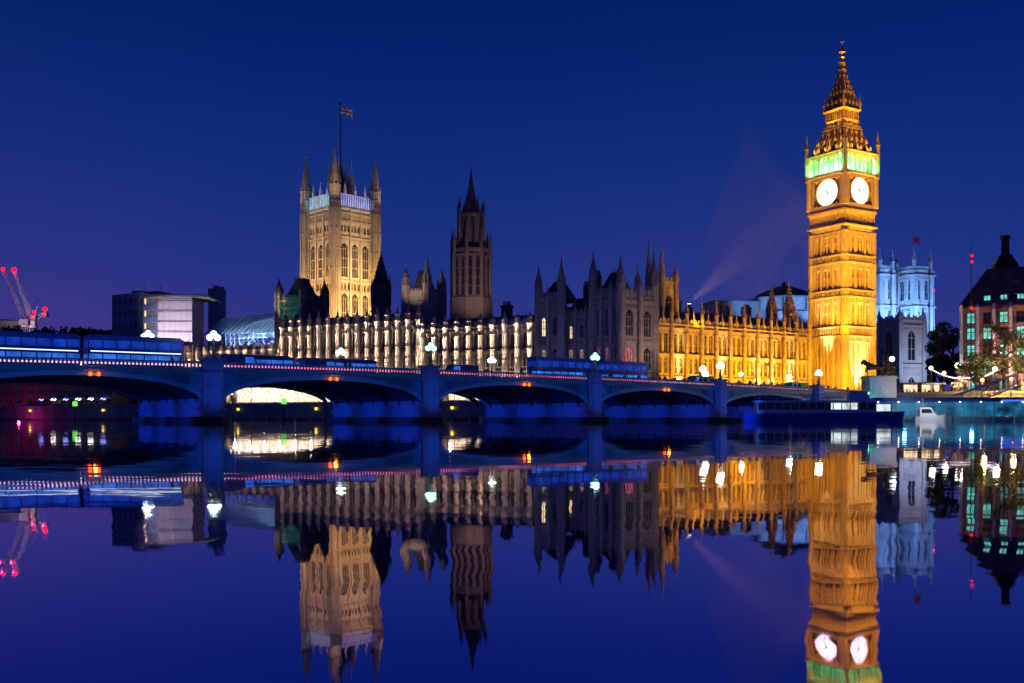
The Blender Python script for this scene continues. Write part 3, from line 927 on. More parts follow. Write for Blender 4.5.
lattice_roof('upper_spire', zp_[3], .8, zp_[4], .3, 2, 2)
fn = MB()
fn.lathe(0, 0, [(zl['n'] - .3, .5), (zl['n'] + .6, .22), (zl['n'] + 1.0, .75), (zl['n'] + 1.3, .2), (zl['n'] + 2.2, .2), (zl['n'] + 2.5, .95), (zl['n'] + 3.0, .6), (zl['n'] + 3.4, .15), (zl['top'] - .9, .1), (zl['top'], .03)], 8)
fn.ball(0, 0, zl['n'] + 3.2, .5, 8, 6)
fn.bar((-.6, 0, zl['top'] - 1.1), (.6, 0, zl['top'] - 1.1), .12); fn.bar((0, -.6, zl['top'] - 1.103), (0, .6, zl['top'] - 1.103), .12)
fn.build('finial', M['gilt'], ct)
AMB = (1, .40, .008)
AMB2 = (1, .66, .22)
def ctp(k, x, y, z): return Matrix.Translation(CT) @ RZ(CRZ) @ FACES[k] @ Vector((x, -hw - y, z))
for k in (0, 3):
    for x in (-17, 17):
        spot(ctp(k, x, 15, 1.0), ctp(k, x * .12, 0, 11), 58e3, AMB, 60, .8)
        spot(ctp(k, x, 17, 1.2), ctp(k, x * .12, 0, 34), 205e3, AMB, 38, .8)
        spot(ctp(k, x, 20, 1.4), ctp(k, x * .12, 0, 53), 215e3, AMB, 24, .8)
    spot(ctp(k, 0, 42, 1.4), ctp(k, 0, -6, 91), 1.1e6, (1, .47, .05), 13, .8)
    for x in (-4.2, 0, 4.2):
        spot(ctp(k, x, 1.0, zl['j'] + .6), ctp(k, x * .7, -3.6, zl['k']), 3200, (1, .50, .06), 90, .9, .15)
        spot(ctp(k, x * .45, -2.2, zl['k'] + .7), ctp(k, x * .2, -3.8, zl['l'] + 3), 1500, (1, .52, .07), 80, .9, .15)
    for x in (-5, 0, 5):
        spot(ctp(k, x, 2.2, zl['i'] + 1.0), ctp(k, x, -1.2, zl['i'] + 4.2), 2600, (.04, 1, .14), 120, .9, .2)
spot(ctp(0, -1.5, 2.6, .3), ctp(0, -.6, 0, 15), 230e3, AMB2, 40, .9)
spot(ctp(3, 0.5, 2.4, zl['a'] - 10), ctp(3, .3, 0, zl['a'] + 7), 130e3, AMB2, 34, .9)

# ================================================================== PALACE RANGES
def lit_spots(root_M, xs, y, z, tx_y, tz, energy, color, size, blend=.7, radius=.3):
    for x in xs:
        spot(root_M @ Vector((x, y, z)), root_M @ Vector((x, tx_y, tz)), energy, color, size, blend, radius)
# golden wing beside the clock tower
NA, NB = at(655, 419, 244), at(808, 419, 277)
NRZ = math.atan2(NB.y - NA.y, NB.x - NA.x); NL = (NB - NA).length
gw = thing('palace_wing', 'long golden floodlit gothic wing with a row of pinnacles left of the clock tower', 'palace wing', (NA.x, NA.y, G), NRZ)
facade(gw, Matrix(), NL, 0, 19.2, 11, [(1.2, 5.2, .62, 1), (7.4, 11.4, .62, 1), (12.6, 17.4, .62, 1)], M['stone'], M['stone'], M['glass'],
       pin_top=26.2, pin_w=.95, butt_w=1.1, crest=1.1, strings=((6.1, 6.6), (11.7, 12.2), (18.2, 18.7)), nper=2)
pitched_roof(gw, Matrix(), NL, 13, 19.3, 4.2, M['slate'])
b_ = MB(); b_.box(0, .5, .5, 13, 0, 19.2); b_.box(NL - .5, NL, .5, 13, 0, 19.2); b_.box(.5, NL - .5, 12.5, 13, 0, 19.2); b_.build('rear_wall', M['stone'], gw)
for x, y, r, zt in ((46.6, 3.5, 1.35, 33.5), (53.2, 3.0, 1.5, 34.4)):
    tb = MB(); turret(tb, x, y, 15, 25.2, r, zt, 2); tb.build('turret', M['stone'], gw)
for x, y in ((14.5, 7), (31, 7.0), (42, 8)):
    cb = MB(); cb.box(x - .9, x + .9, y - .6, y + .6, 20, 26.2); cb.box(x - 1.1, x + 1.1, y - .8, y + .8, 26.2, 26.6)
    for q in range(3): cb.fr(x - .6 + q * .6, y, 26.6, .2, 27.5, .15, 6)
    cb.build('chimney', M['stone'], gw)
WM = Matrix.Translation((NA.x, NA.y, G)) @ RZ(NRZ)
for x in [3 + 5.2 * i for i in range(11)]:
    spot(WM @ Vector((x, -11, .5)), WM @ Vector((x, 0, 13.5)), 21e3 * random.uniform(.65, 1.3), AMB, 80, .8, .4)
for x in (7.5, 22.5, 36.5, 41.8, 49.6):
    spot(WM @ Vector((x, -2.6, .3)), WM @ Vector((x, .3, 11)), 60e3, (1, .68, .25), 30, .9, .2)

# north pavilion of the river front
PC = Vector((25.1, 230.7, G))
pv = thing('palace_pavilion', 'dusky unlit gothic pavilion with many corner turrets between the pale and golden wings', 'palace pavilion', PC)
TN = RZ(math.atan2(.583, .813))                              # face towards the golden wing
LN = 11.2; LR = 21.8
TR_ = TR(-.866 * LR, .5 * LR) @ RZ(RRIV)                     # river face, local x ends at the near corner
rows = [(1.2, 5.6, .6, 2), (7.6, 12.8, .6, 2), (15.4, 21.6, .58, 2)]
facade(pv, TN, LN, 0, 24.4, 2, rows, M['stone_grey'], M['stone_grey'], M['glass'], pin_top=29.5, butt_w=1.2, crest=1.3, strings=((6.2, 6.8), (13.6, 14.2), (23.2, 23.8)), lit={(0, 7.6): M['pinkwin'], (0, 1.2): M['pinkwin']}, ends=False)
rowsR = [(1.2, 5.6, .6, 2), (7.6, 12.8, .6, 2), (16.0, 20.4, .5, 1)]
STR = ((6.2, 6.8), (13.6, 14.2), (23.2, 23.8))
facade(pv, TR_, 6.2, 0, 24.4, 2, rowsR, M['stone_grey'], M['stone_grey'], M['glass'], pin_top=28.2, butt_w=.8, pin_w=.7, crest=1.3, strings=STR, lit={(0, 16.0): M['warmwin'], (0, 7.6): M['warmdim']}, ends=False)
facade(pv, TR_ @ TR(6.2, 2.6), 8.4, 0, 20.2, 3, [(1.2, 5.6, .6, 2), (7.6, 12.8, .6, 2), (15.4, 18.4, .4, 1)], M['stone_grey'], M['stone_grey'], M['glass'], pin_top=24.6, butt_w=.8, pin_w=.7, crest=1.3, strings=((6.2, 6.8), (13.6, 14.2), (19.2, 19.7)), lit={(0, 15.4): M['warmwin'], (0, 7.6): M['warmdim'], (1, 7.6): M['warmdim']}, ends=False)
facade(pv, TR_ @ TR(14.6, 0), 7.2, 0, 24.4, 3, rows, M['stone_grey'], M['stone_grey'], M['glass'], pin_top=28.6, butt_w=.8, pin_w=.7, crest=1.3, strings=STR, lit={(0, 7.6): M['pinkwin'], (1, 7.6): M['pinkwin']}, ends=False)
ret = MB(); ret.T = TR_
ret.box(5.7, 6.2, .5, 3.1, 0, 24.4); ret.box(14.6, 15.1, .5, 3.1, 0, 24.4); ret.box(.3, 5.7, 4, 4.4, 20.4, 24.2); ret.box(15.1, 21.5, 5, 5.4, 20.4, 24.2)
ret.build('return_wall', M['stone_grey'], pv)
EX = TR_ @ Vector((0, 0, 0))
NX = TN @ Vector((LN, 0, 0))
b_ = MB(); b_.plan([(EX.x + .4, EX.y + .4), (EX.x + 10, EX.y + 14), (NX.x + 3, NX.y + 14), (NX.x - .3, NX.y + .4), (NX.x - .8, NX.y + .4), (NX.x + 1.5, NX.y + 13.5), (EX.x + 10, EX.y + 13.4), (EX.x + .9, EX.y + .2)][::-1], 0, 24.3)
b_.build('rear_wall', M['stone_grey'], pv)
for T, xs in ((TR_, (0, 6.2, 14.6, 21.6)), (TN, (5.6, 10.8))):
    for x in xs:
        tb = MB(); tb.T = T
        turret(tb, x, .4, 0, 27.6 + (x == 14.6) * .8, {5.6: .7, 0: .85, 6.2: .95}.get(x, 1.0), {0: 33.4, 6.2: 35.0, 14.6: 35.6, 21.6: 34.4, 5.6: 32.4, 10.8: 36.6}[x], 4)
        tb.build('turret', M['stone_grey'], pv)
PVM = Matrix.Translation(PC)
for x in (3, 11, 19):  # added fill spots for the ambient lavender on the river face
    spot(PVM @ TR_ @ Vector((x, -20, 2)), PVM @ TR_ @ Vector((x, 0, 17)), 2.2e3, (.28, .30, 1), 75, .9)
spot(PVM @ TN @ Vector((6, -14, 3)), PVM @ TN @ Vector((5, 0, 17)), 10e3, (1, .62, .42), 70, .9)  # added spot imitating warm spill from the golden side
for (x, d, h) in ((3.1, 9, 6.2), (18.2, 7, 7.6)):
    rf = MB(); rf.T = TR_
    rf.fr(x, 5.5, 24.6, 3.6, 24.6 + h * .8, 1.0, 4); rf.bar((x - 1, 5.5, 24.6 + h * .8), (x + 1, 5.5, 24.6 + h * .8), .2)
    for q in range(5): rf.fr(x - 1 + q * .5, 5.5, 24.6 + h * .8, .1, 25.4 + h * .8, .02, 4)
    rf.build('roof', M['slate'], pv)
mid = MB(); mid.T = TR_
mid.add([(6.3, 3.2, 20.3), (14.5, 3.2, 20.3), (14.5, 12, 20.3), (6.3, 12, 20.3), (6.3, 7.5, 25.5), (14.5, 7.5, 25.5)], [(0, 1, 5, 4), (2, 3, 4, 5), (1, 2, 5), (3, 0, 4), (0, 3, 2, 1)])
for x in (9.5, 12.5):
    mid.box(x - .7, x + .7, 6.9, 8.1, 24, 28.5 + (x > 10) * 2.5)
    for q in range(3): mid.fr(x - .45 + q * .45, 7.5, 28.5 + (x > 10) * 2.5, .18, 29.6 + (x > 10) * 2.5, .14, 6)
mid.build('roof', M['slate'], pv)
# dark square tower behind the pavilion corner, gold on its lit side
bt = thing('palace_tower', 'narrow square stone tower with gold lit flank rising behind the dark pavilion', 'tower', at(662, 419, 256) * 1 + Vector((0, 0, G - H)), NRZ)
tb = MB(); wall_grid(tb, -2.6, 2.6, 0, 30.5, [(-1.2, 1.2, 20.5, 27.5)], -2.6, -2.2); tb.box(-2.6, -2.2, -2.2, 2.6, 0, 30.5); tb.box(2.2, 2.6, -2.2, 2.6, 0, 30.5); tb.box(-2.2, 2.2, 2.2, 2.6, 0, 30.5)
tb.box(-2.8, 2.8, -2.8, 2.8, 30.5, 31.0); crenels(tb, -2.7, 2.7, -2.7, -2.4, 31, .9, 1.1)
tb.build('wall', M['stone'], bt)
put_window(bt, TR(0, -2.6, 20.5), 2.4, 7, 1, M['stone'], M['glass'])
for sx, sy, zt in ((-2.4, -2.4, 42), (2.4, -2.4, 36.0), (2.4, 2.4, 36.0), (-2.4, 2.4, 42.5)):
    q_ = MB(); turret(q_, sx, sy, 0, 31.4, .75, zt, 3); q_.build('turret', M['stone'], bt)
WT = Matrix.Translation(bt.location) @ RZ(NRZ)
spot(WT @ Vector((7, -13, 17)), WT @ Vector((.5, -2, 26)), 14e3, AMB, 36, .8)

# pale buttressed river wings: white uplights at every buttress
WHT = (1, .74, .50)
def river_range(name, label, p_left, Ln, zc, bays, pin_top, rows, strings, stone, energy, lit=None, roof_h=3.2, butt_st=None, wash=.05):
    r = thing(name, label, 'palace wing', (p_left[0], p_left[1], G), RRIV)
    facade(r, Matrix(), Ln, 0, zc, bays, rows, stone, stone, M['glass'], butt=1.5, pin_top=pin_top, pin_w=1.15, butt_w=1.45, crest=1.2, strings=strings, lit=lit, butt_stone=butt_st)
    pitched_roof(r, Matrix(), Ln, 15, zc + .1, roof_h, M['slate'])
    b = MB(); b.box(0, .5, .5, 15, 0, zc); b.box(Ln - .5, Ln, .5, 15, 0, zc); b.box(.5, Ln - .5, 14.5, 15, 0, zc); b.build('rear_wall', stone, r)
    Wm = Matrix.Translation((p_left[0], p_left[1], G)) @ RZ(RRIV)
    for i in range(bays + 1):
        x = i * Ln / bays
        vary = random.uniform(.6, 1.25)
        for tz, pw, sz in ((5.5, .5, 22), (13, 2.6, 10), (zc - 1.0, 7.5, 6.5), (zc + 4.5, 19.0, 5.5)):
            spot(Wm @ Vector((x, -4.6, .6)), Wm @ Vector((x, -1.5, tz)), energy * pw * vary, WHT, sz, .8, .1)
    for i in range(0, bays, 2):  # added wide wash spots that brighten the wall between buttresses
        spot(Wm @ Vector(((i + 1) * Ln / bays, -5, .6)), Wm @ Vector(((i + 1) * Ln / bays, 0, 9)), energy * .11, WHT, 110, .9, .3)
    return r, Wm
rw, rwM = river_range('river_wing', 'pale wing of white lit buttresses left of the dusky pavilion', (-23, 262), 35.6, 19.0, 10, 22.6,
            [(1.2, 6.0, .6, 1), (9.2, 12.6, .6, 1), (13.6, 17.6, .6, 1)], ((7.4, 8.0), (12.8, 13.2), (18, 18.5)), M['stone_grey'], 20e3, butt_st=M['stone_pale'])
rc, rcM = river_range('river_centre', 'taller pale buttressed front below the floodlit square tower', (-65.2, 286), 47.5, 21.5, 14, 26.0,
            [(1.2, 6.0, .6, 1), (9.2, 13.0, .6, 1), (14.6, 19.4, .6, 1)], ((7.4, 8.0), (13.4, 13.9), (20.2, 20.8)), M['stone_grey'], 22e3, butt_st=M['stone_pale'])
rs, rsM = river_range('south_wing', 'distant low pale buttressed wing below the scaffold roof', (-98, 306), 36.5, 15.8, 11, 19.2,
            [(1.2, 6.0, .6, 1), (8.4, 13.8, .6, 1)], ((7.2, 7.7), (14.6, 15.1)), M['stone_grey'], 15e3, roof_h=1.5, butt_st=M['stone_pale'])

# small towers of the central block
def block_tower(name, label, px0, px1, Y, ybody, tips, stone, lit=None, glowc=None):
    a, b = at(px0, 419, Y), at(px1, 419, Y)
    c = (a + b) / 2
    wd = (b - a).length
    r = thing(name, label, 'tower', (c.x, c.y, G), RRIV)
    zb = Zp(ybody, Y) - G
    h = wd / 2 / (cos(R(30)) + sin(R(30))) * 1.08
    rows = [(zb - 9.5, zb - 3.5, .55, 2)]
    for k in range(4):
        facade(r, RZ(k * pi / 2) @ TR(-h, -h), 2 * h, 0, zb, 2, rows, stone, stone, M['glass'], butt=0, crest=1.3, strings=((zb - 2, zb - 1.5), (zb - 11, zb - 10.5)), lit=lit if k in (0,) else None, mids=False, ends=False, pin_top=zb + 6)
    for (sx, sy), tip in zip(((-1, -1), (1, -1), (1, 1), (-1, 1)), tips):
        t = MB(); turret(t, sx * h, sy * h, 0, zb + 3.0, 1.15, Zp(tip, Y) - G, 4); t.build('turret', stone, r)
    t = MB(); t.fr(0, 0, zb, h - .8, zb + 6.5, h * .3, 4); t.fr(0, 0, zb + 6.5, h * .36, zb + 7.0, h * .3, 4)
    t.build('roof', M['slate'], r)
    return r, Matrix.Translation((c.x, c.y, G)) @ RZ(RRIV), h, zb
t1, t1M, h1, zb1 = block_tower('palace_tower', 'squat square tower with a tall pale turret right of the floodlit square tower', 408, 440, 269, 297, (264, 256, 266, 268), M['stone_grey'], {(0, round(Zp(297, 269) - G - 9.5, 1)): M['glass']})
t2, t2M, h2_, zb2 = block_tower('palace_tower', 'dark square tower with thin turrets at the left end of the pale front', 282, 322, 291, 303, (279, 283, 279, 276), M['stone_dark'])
spot(t1M @ Vector((-1, -h1 - 9, 27)), t1M @ Vector((.5, -h1, 34)), 3.0e3, WHT, 90, .8)
spot(t2M @ Vector((0, -h2_ - 8, 26.5)), t2M @ Vector((0, -h2_, 29)), 900, (.15, .9, .75), 80, .8)
spot(t2M @ Vector((-h2_ - 2, -h2_ - 8, 24)), t2M @ Vector((-h2_, -h2_, 31)), 3500, WHT, 40, .8)
for i, (px, Y) in enumerate(((431, 262), (442, 262))):       # two lit attic windows
    pass

# ================================================================== GREAT SQUARE TOWER
VY = 388.0; VC = at(340.5, 419, VY); VRZ = R(45.8); VG = G
vt = thing('great_square_tower', 'massive floodlit square stone tower with corner turrets and a flagpole', 'tower', (VC.x, VC.y, VG), VRZ)
def zv(py): return Zp(py, VY - (9 if py > 175 else 0)) - VG
vh = 9.4
ops = []
vm = MB()
vrows = [(zv(277), zv(243), 3, 3.6), (zv(341), zv(293), 3, 3.6)]
small = [(zv(232), zv(225)), (zv(290), zv(283))]
for k, T in enumerate(FACES):
    vm.T = T @ TR(-vh, -vh)
    o = []
    for (za, zb, nn, ww) in vrows:
        for i in range(nn):
            c = vh + (i - 1) * 4.9
            o.append((c - 1.55, c + 1.55, za, zb))
    for (za, zb) in small:
        for i in range(9):
            c = vh + (i - 4) * 1.55
            o.append((c - .48, c + .48, za, zb))
    wall_grid(vm, 0, 2 * vh, 0, zv(210), o, 0, .8)
    for z in (zv(213), zv(221), zv(237), zv(281), zv(292), zv(222)):
        vm.box(0, 2 * vh, -.32, -.002, z - .4, z + .2)
    for c in (vh - 2.45, vh + 2.45, vh - 7.2, vh + 7.2):
        vm.box(c - .35, c + .35, -.5, -.003, 0, zv(210))
    for i in range(28):
        x = 1.2 + i * (2 * vh - 2.4) / 27
        vm.box(x - .09, x + .09, -.2, -.004, zv(242) + .6, zv(237) - .4); vm.box(x - .09, x + .09, -.2, -.004, zv(220), zv(209))
vm.T = None
vm.box(-vh + .8, vh - .8, -vh + .8, vh - .8, zv(213), zv(211))
vm.build('wall', M['stone_tower'], vt)
for k, T in enumerate(FACES):
    for (za, zb, nn, ww) in vrows:
        for i in range(nn):
            put_window(vt, T @ TR((i - 1) * 4.9, -vh, za), 3.1, zb - za, 2, M['stone_tower'], M['glass'], 2)
    for (za, zb) in small:
        for i in range(9):
            put_window(vt, T @ TR((i - 4) * 1.55, -vh, za), .96, zb - za, 0, M['stone_tower'], M['glass'], 0)
cr_ = MB()                                                  # pierced crown between the turrets
for T in FACES:
    cr_.T = T
    cr_.box(-vh, vh, -vh - .3, -vh + .4, zv(210), zv(208))
    cr_.box(-vh, vh, -vh, -vh + .3, zv(208), zv(206))
    for i in range(17):
        x = -vh + 1 + i * (2 * vh - 2) / 16
        cr_.box(x - .3, x + .3, -vh, -vh + .35, zv(206), zv(195))
    cr_.box(-vh, vh, -vh, -vh + .35, zv(195), zv(194))
    for x in (-4.7, 0, 4.7): pinnacle(cr_, x, -vh + .1, zv(196), .8, 5.5, 4, False)
cr_.T = None
cr_.build('crown_parapet', M['stone_white'], vt)
for k, (sx, sy) in enumerate(((-1, -1), (1, -1), (1, 1), (-1, 1))):
    t = MB(); turret(t, sx * vh, sy * vh, 0, zv(210), 2.1, zv(190), 9)
    X, Y_ = sx * vh, sy * vh
    t.fr(X, Y_, zv(210), 1.95, zv(187), 1.8, 8)
    for z in (zv(203), zv(196), zv(187)):
        t.fr(X, Y_, z - .45, 2.25, z, 2.25, 8)
    t.fr(X, Y_, zv(187), 1.05, zv(177), 1.0, 8); t.fr(X, Y_, zv(178), 1.45, zv(177), 1.45, 8)
    for q in range(8):
        a = 2 * pi * q / 8
        t.fr(X + 1.9 * cos(a), Y_ + 1.9 * sin(a), zv(210), .24, zv(187), .2, 4)
        t.fr(X + 1.35 * cos(a), Y_ + 1.35 * sin(a), zv(187), .17, zv(177), .15, 4)
        t.fr(X + 2.0 * cos(a), Y_ + 2.0 * sin(a), zv(187), .2, zv(180), .02, 4)
        t.fr(X + 1.3 * cos(a), Y_ + 1.3 * sin(a), zv(177), .16, zv(172), .02, 4)
    t.lathe(X, Y_, [(zv(177), 1.15), (zv(172), .95), (zv(166), .5), (zv(158), .2)], 8)
    t.ball(X, Y_, zv(157), .5, 8, 5); t.fr(X, Y_, zv(157), .12, zv(150), .03, 4)
    t.build('turret', M['stone_tower'], vt)
rf = MB(); rf.fr(0, 0, zv(210), vh - 1.5, zv(192), 3.5, 4); rf.fr(0, 0, zv(192), 3.6, zv(190), 3.4, 4); rf.lathe(0, 0, [(zv(190), 2.8), (zv(178), 2.0), (zv(168), .4)], 8)
rf.build('roof', M['slate'], vt)
for (x, y) in ((-3, -3), (3, -3), (3, 3), (-3, 3)):
    t = MB(); pinnacle(t, x, y, zv(193), 1.5, 14.5, 8); t.build('roof_pinnacle', M['gilt'], vt)
fp = MB(); fp.lathe(0, 0, [(zv(170), .28), (zv(104), .14)], 8); fp.ball(0, 0, zv(103.5), .5, 8, 6)
fp.build('flagpole', M['bronze'], vt)
def flag(parent, x, y, z, ln, ht, ang, union):
    mb = MB()
    nu, nv = 16, 8
    for i in range(nu):
        for j in range(nv):
            def P(i, j):
                u, v = i / nu, j / nv
                d = u * ln
                wv = .22 * ln * u * sin(u * 7 + v * 1.2) * .6
                return Vector((x + d * cos(ang) - wv * sin(ang), y + d * sin(ang) + wv * cos(ang), z - ht * v - .28 * ln * u * u))
            a, b, c, d_ = P(i, j), P(i + 1, j), P(i + 1, j + 1), P(i, j + 1)
            u, v = (i + .5) / nu - .5, (j + .5) / nv - .5
            mb.cur = 0
            if union:
                cross = abs(u) < .07 or abs(v) < .13
                fim = abs(u) < .12 or abs(v) < .2
                diag = abs(abs(u) - abs(v)) < .07
                mb.cur = 0 if cross else 2 if fim else (0 if diag and abs(abs(u) - abs(v)) < .03 else 2 if diag else 1)
            nrm = Vector((-sin(ang), cos(ang), 0)) * .02
            mb.add([tuple(q + s_ * nrm) for s_ in (-1, 1) for q in (a, b, c, d_)], [(0, 1, 2, 3), (7, 6, 5, 4)])
    return mb.build('flag', [M['flagred'], M['flagblue'], M['white']], parent)
flag(vt, .15, 0, zv(106.5), 4.6, 3.2, R(-45), True)
VWM = Matrix.Translation((VC.x, VC.y, VG)) @ RZ(VRZ)
VCOL = (1, .58, .22)
for (sx, sy) in ((-1, -1), (1, -1), (-1, 1)):
    spot(VWM @ Vector((sx * (vh + 7), sy * (vh + 7) - 3, zv(210))), VWM @ Vector((sx * vh, sy * vh, zv(180))), 7e3, (1, .7, .5), 50, .9)
for k in (0, 3):
    for x in (-8, 8):
        p = VWM @ FACES[k] @ Vector((x * 1.2, -vh - 34, 14))
        spot(p, VWM @ FACES[k] @ Vector((x * .3, -vh, 38)), 260e3 if k == 0 else 130e3, VCOL, 42, .8, .6)
        spot(p, VWM @ FACES[k] @ Vector((x * .5, -vh, 62)), 210e3 if k == 0 else 160e3, (1, .66, .36), 25, .9, .6)
    for x in (-6, -2, 2, 6):
        spot(VWM @ FACES[k] @ Vector((x, -vh - 2.6, zv(207))), VWM @ FACES[k] @ Vector((x, -vh, zv(199))), 850, (.08, .22, 1) if k == 0 else (.10, .6, .85), 100, .8, .3)

# ================================================================== CENTRAL OCTAGONAL TOWER
OY = 330.0; OC = at(471, 419, OY)
oc = thing('octagonal_tower', 'unlit octagonal gothic tower and tall spire between the square tower and the pavilion', 'tower', (OC.x, OC.y, G), R(12))
def zo(py): return Zp(py, OY) - G
mb = MB()
rb = 5.9
mb.fr(0, 0, 0, rb, zo(254), rb, 8)
mb.fr(0, 0, 0, rb + 1.1, zo(299), rb + .75, 8)
for z in (zo(298), zo(256)): mb.fr(0, 0, z - .5, rb + .4, z, rb + .4, 8)
mb.fr(0, 0, zo(254), rb + .2, zo(250), rb + .1, 8)
mb.fr(0, 0, zo(250), 4.2, zo(216), 3.5, 8); mb.fr(0, 0, zo(217), 3.8, zo(215), 3.8, 8)
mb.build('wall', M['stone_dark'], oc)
for q in range(8):
    a = 2 * pi * q / 8
    Tq = RZ(a)
    for dx in (-1.25, 1.25):
        put_window(oc, Tq @ TR(dx, -rb - .42, zo(297)), 1.5, zo(258) - zo(297), 0, M['stone_dark'], M['glass'], 3)
    put_window(oc, Tq @ TR(0, -4.45, zo(246)), 1.3, zo(222) - zo(246), 1, M['stone_dark'], M['glass'], 1)
    t = MB(); t.T = RZ(a + pi / 8)
    rr = rb / cos(pi / 8)
    t.fr(0, -rr, 0, .65, zo(252), .6, 6); pinnacle(t, 0, -rr, zo(252), 1.1, 7.5, 8)
    t.bar((0, -rr + .6, zo(252)), (0, -4.0, zo(232)), .6, .4)
    r2 = 4.0 / cos(pi / 8)
    t.fr(0, -r2, zo(250), .4, zo(216), .35, 6); pinnacle(t, 0, -r2, zo(217), .75, 6.5, 8)
    t.build('buttress', M['stone_dark'], oc)
t = MB(); t.lathe(0, 0, [(zo(216), 3.1), (zo(205), 1.9), (zo(190), .95), (zo(172), .22)], 8)
for i in range(12):
    f = i / 12; z = zo(214) + (zo(176) - zo(214)) * f; r_ = 2.9 * (1 - f) ** 1.45 + .25
    t.fr(0, 0, z, r_ + .12, z + .35, r_ + .06, 8)
t.ball(0, 0, zo(173), .5, 8, 5); t.fr(0, 0, zo(173), .14, zo(164), .04, 6)
t.build('spire', M['stone_dark'], oc)
spot(Vector((OC.x + 6, OC.y - 34, 24)), Vector((OC.x, OC.y, 52)), 27e3, (1, .58, .56), 50, .8)

def spirelet(name, label, px, Y, ytop, ybody, r, mat, n=8):
    c = at(px, 419, Y)
    o = thing(name, label, 'tower', (c.x, c.y, G), R(20))
    zb, zt = Zp(ybody, Y) - G, Zp(ytop, Y) - G
    t = MB(); t.fr(0, 0, 0, r, zb, r, n)
    for q in range(3):
        z = zb * (.6 + .18 * q); t.fr(0, 0, z, r * 1.1, z + .4, r * 1.1, n)
    t.build('wall', mat, o)
    for q in range(n):
        a = 2 * pi * q / n
        p = MB(); pinnacle(p, r * 1.05 * cos(a), r * 1.05 * sin(a), zb - 4, .55, 8, 4, False); p.build('pinnacle', mat, o)
        put_window(o, RZ(a + pi / n + pi / 2) @ TR(0, -r - .43, zb - 6.5), r * .5, 5.5, 0, mat, M['glass'], 1)
    t = MB(); t.lathe(0, 0, [(zb, r * .9), (zb + (zt - zb) * .3, r * .62), (zb + (zt - zb) * .62, r * .3), (zt - 1.2, .1)], n)
    for i in range(7):
        f = i / 8; t.fr(0, 0, zb + (zt - zb) * f, r * (.98 - f * .95), zb + (zt - zb) * f + .3, r * (.95 - f * .95), n)
    t.ball(0, 0, zt - 1, .3, 6, 4); t.fr(0, 0, zt - 1, .09, zt, .02, 4)
    t.build('spire', M['slate'], o)
    return o
spirelet('spired_turret', 'dark slender spired turret against the right side of the square tower', 381, 345, 250, 285, 3.1, M['stone_dark'])
ch = thing('chimney_stack', 'plain dark chimney stack on the roof of the pale wing', 'chimney', at(507, 419, 262) + Vector((0, 0, G - H)), RRIV)
t = MB(); t.box(-1.3, 1.3, -.8, .8, 0, 25.2); t.box(-1.5, 1.5, -1, 1, 25.2, 25.8)
for q in range(4): t.fr(-.9 + q * .6, 0, 25.8, .22, 26.9, .18, 6)
t.build('stack', M['brick'], ch)

# ================================================================== LEFT SKYLINE
def plain_block(name, label, px0, px1, Y, ytop, dp, mat, rz=RRIV, floors=6, nwin=7, litp=.15, roofover=0, glassm=None, cat='building'):
    a, b = at(px0, 419, Y), at(px1, 419, Y)
    wd = (b.x - a.x) / (cos(rz) - sin(rz) * (px1 - CX) / F)   # length along its own direction that spans the columns
    r = thing(name, label, cat, (a.x, a.y, G), rz)
    zt = Zp(ytop, Y) - G
    ops, fh, bw = [], zt / floors, wd / nwin
    for j in range(floors):
        for i in range(nwin):
            ops.append((i * bw + bw * .22, i * bw + bw * .78, j * fh + fh * .3, j * fh + fh * .85))
    m = MB(); wall_grid(m, 0, wd, 0, zt, ops); m.box(0, .5, .5, dp, 0, zt); m.box(wd - .5, wd, .5, dp, 0, zt); m.box(.5, wd - .5, dp - .5, dp, 0, zt)
    m.build('wall', mat, r)
    rnd = random.Random(int(px0 * 7))
    fm = {}
    for (x0, x1, z0, z1) in ops:
        lit = rnd.random() < litp
        key = lit
        if key not in fm:
            f = MB(); w_, h_ = x1 - x0, z1 - z0
            f.box(0, w_, .2, .3, 0, .12); f.box(0, w_, .2, .3, h_ - .12, h_); f.box(-.0, .12, .2, .3, .12, h_ - .12); f.box(w_ - .12, w_, .2, .3, .12, h_ - .12); f.box(w_ / 2 - .05, w_ / 2 + .05, .2, .3, .12, h_ - .12)
            p = MB(); p.box(0, w_, .32, .36, 0, h_)
            fm[key] = (f.mesh('window', M['steel']), p.mesh('pane', (glassm or M['warmwin']) if lit else M['glass']))
        o = link(fm[key][0], 'window', r, TR(x0, 0, z0)); link(fm[key][1], 'pane', o)
    m = MB(); m.box(-roofover, wd + roofover, -roofover, dp + roofover, zt + .002, zt + .7); m.box(wd * .3, wd * .55, dp * .3, dp * .7, zt + .7, zt + 2.2)
    for q in range(4):
        x, y, e = rnd.uniform(.1, .8) * wd, rnd.uniform(.1, .8) * dp, rnd.uniform(.5, 1.2)
        m.box(x, x + e * 1.6, y, y + e, zt + .7, zt + .7 + e)
    m.bar((wd * .7, dp * .3, zt + .7), (wd * .7, dp * .3, zt + 4.5), .12); m.bar((wd * .2, dp * .5, zt + .7), (wd * .2, dp * .5, zt + 3.2), .1)
    m.build('roof', M['concrete'], r)
    return r, wd, zt
plain_block('office_block', 'dark blue office block with few lit windows at the far left', 112, 144, 352, 297, 14, M['bluewall'], floors=9, nwin=6, litp=.12)
r, wd, zt = plain_block('office_block', 'dark office block with flat overhanging roof slab beside the sheeted block', 143, 159, 335, 296, 14, M['bluewall'], rz=R(-8), floors=9, nwin=4, litp=.2, roofover=.3)
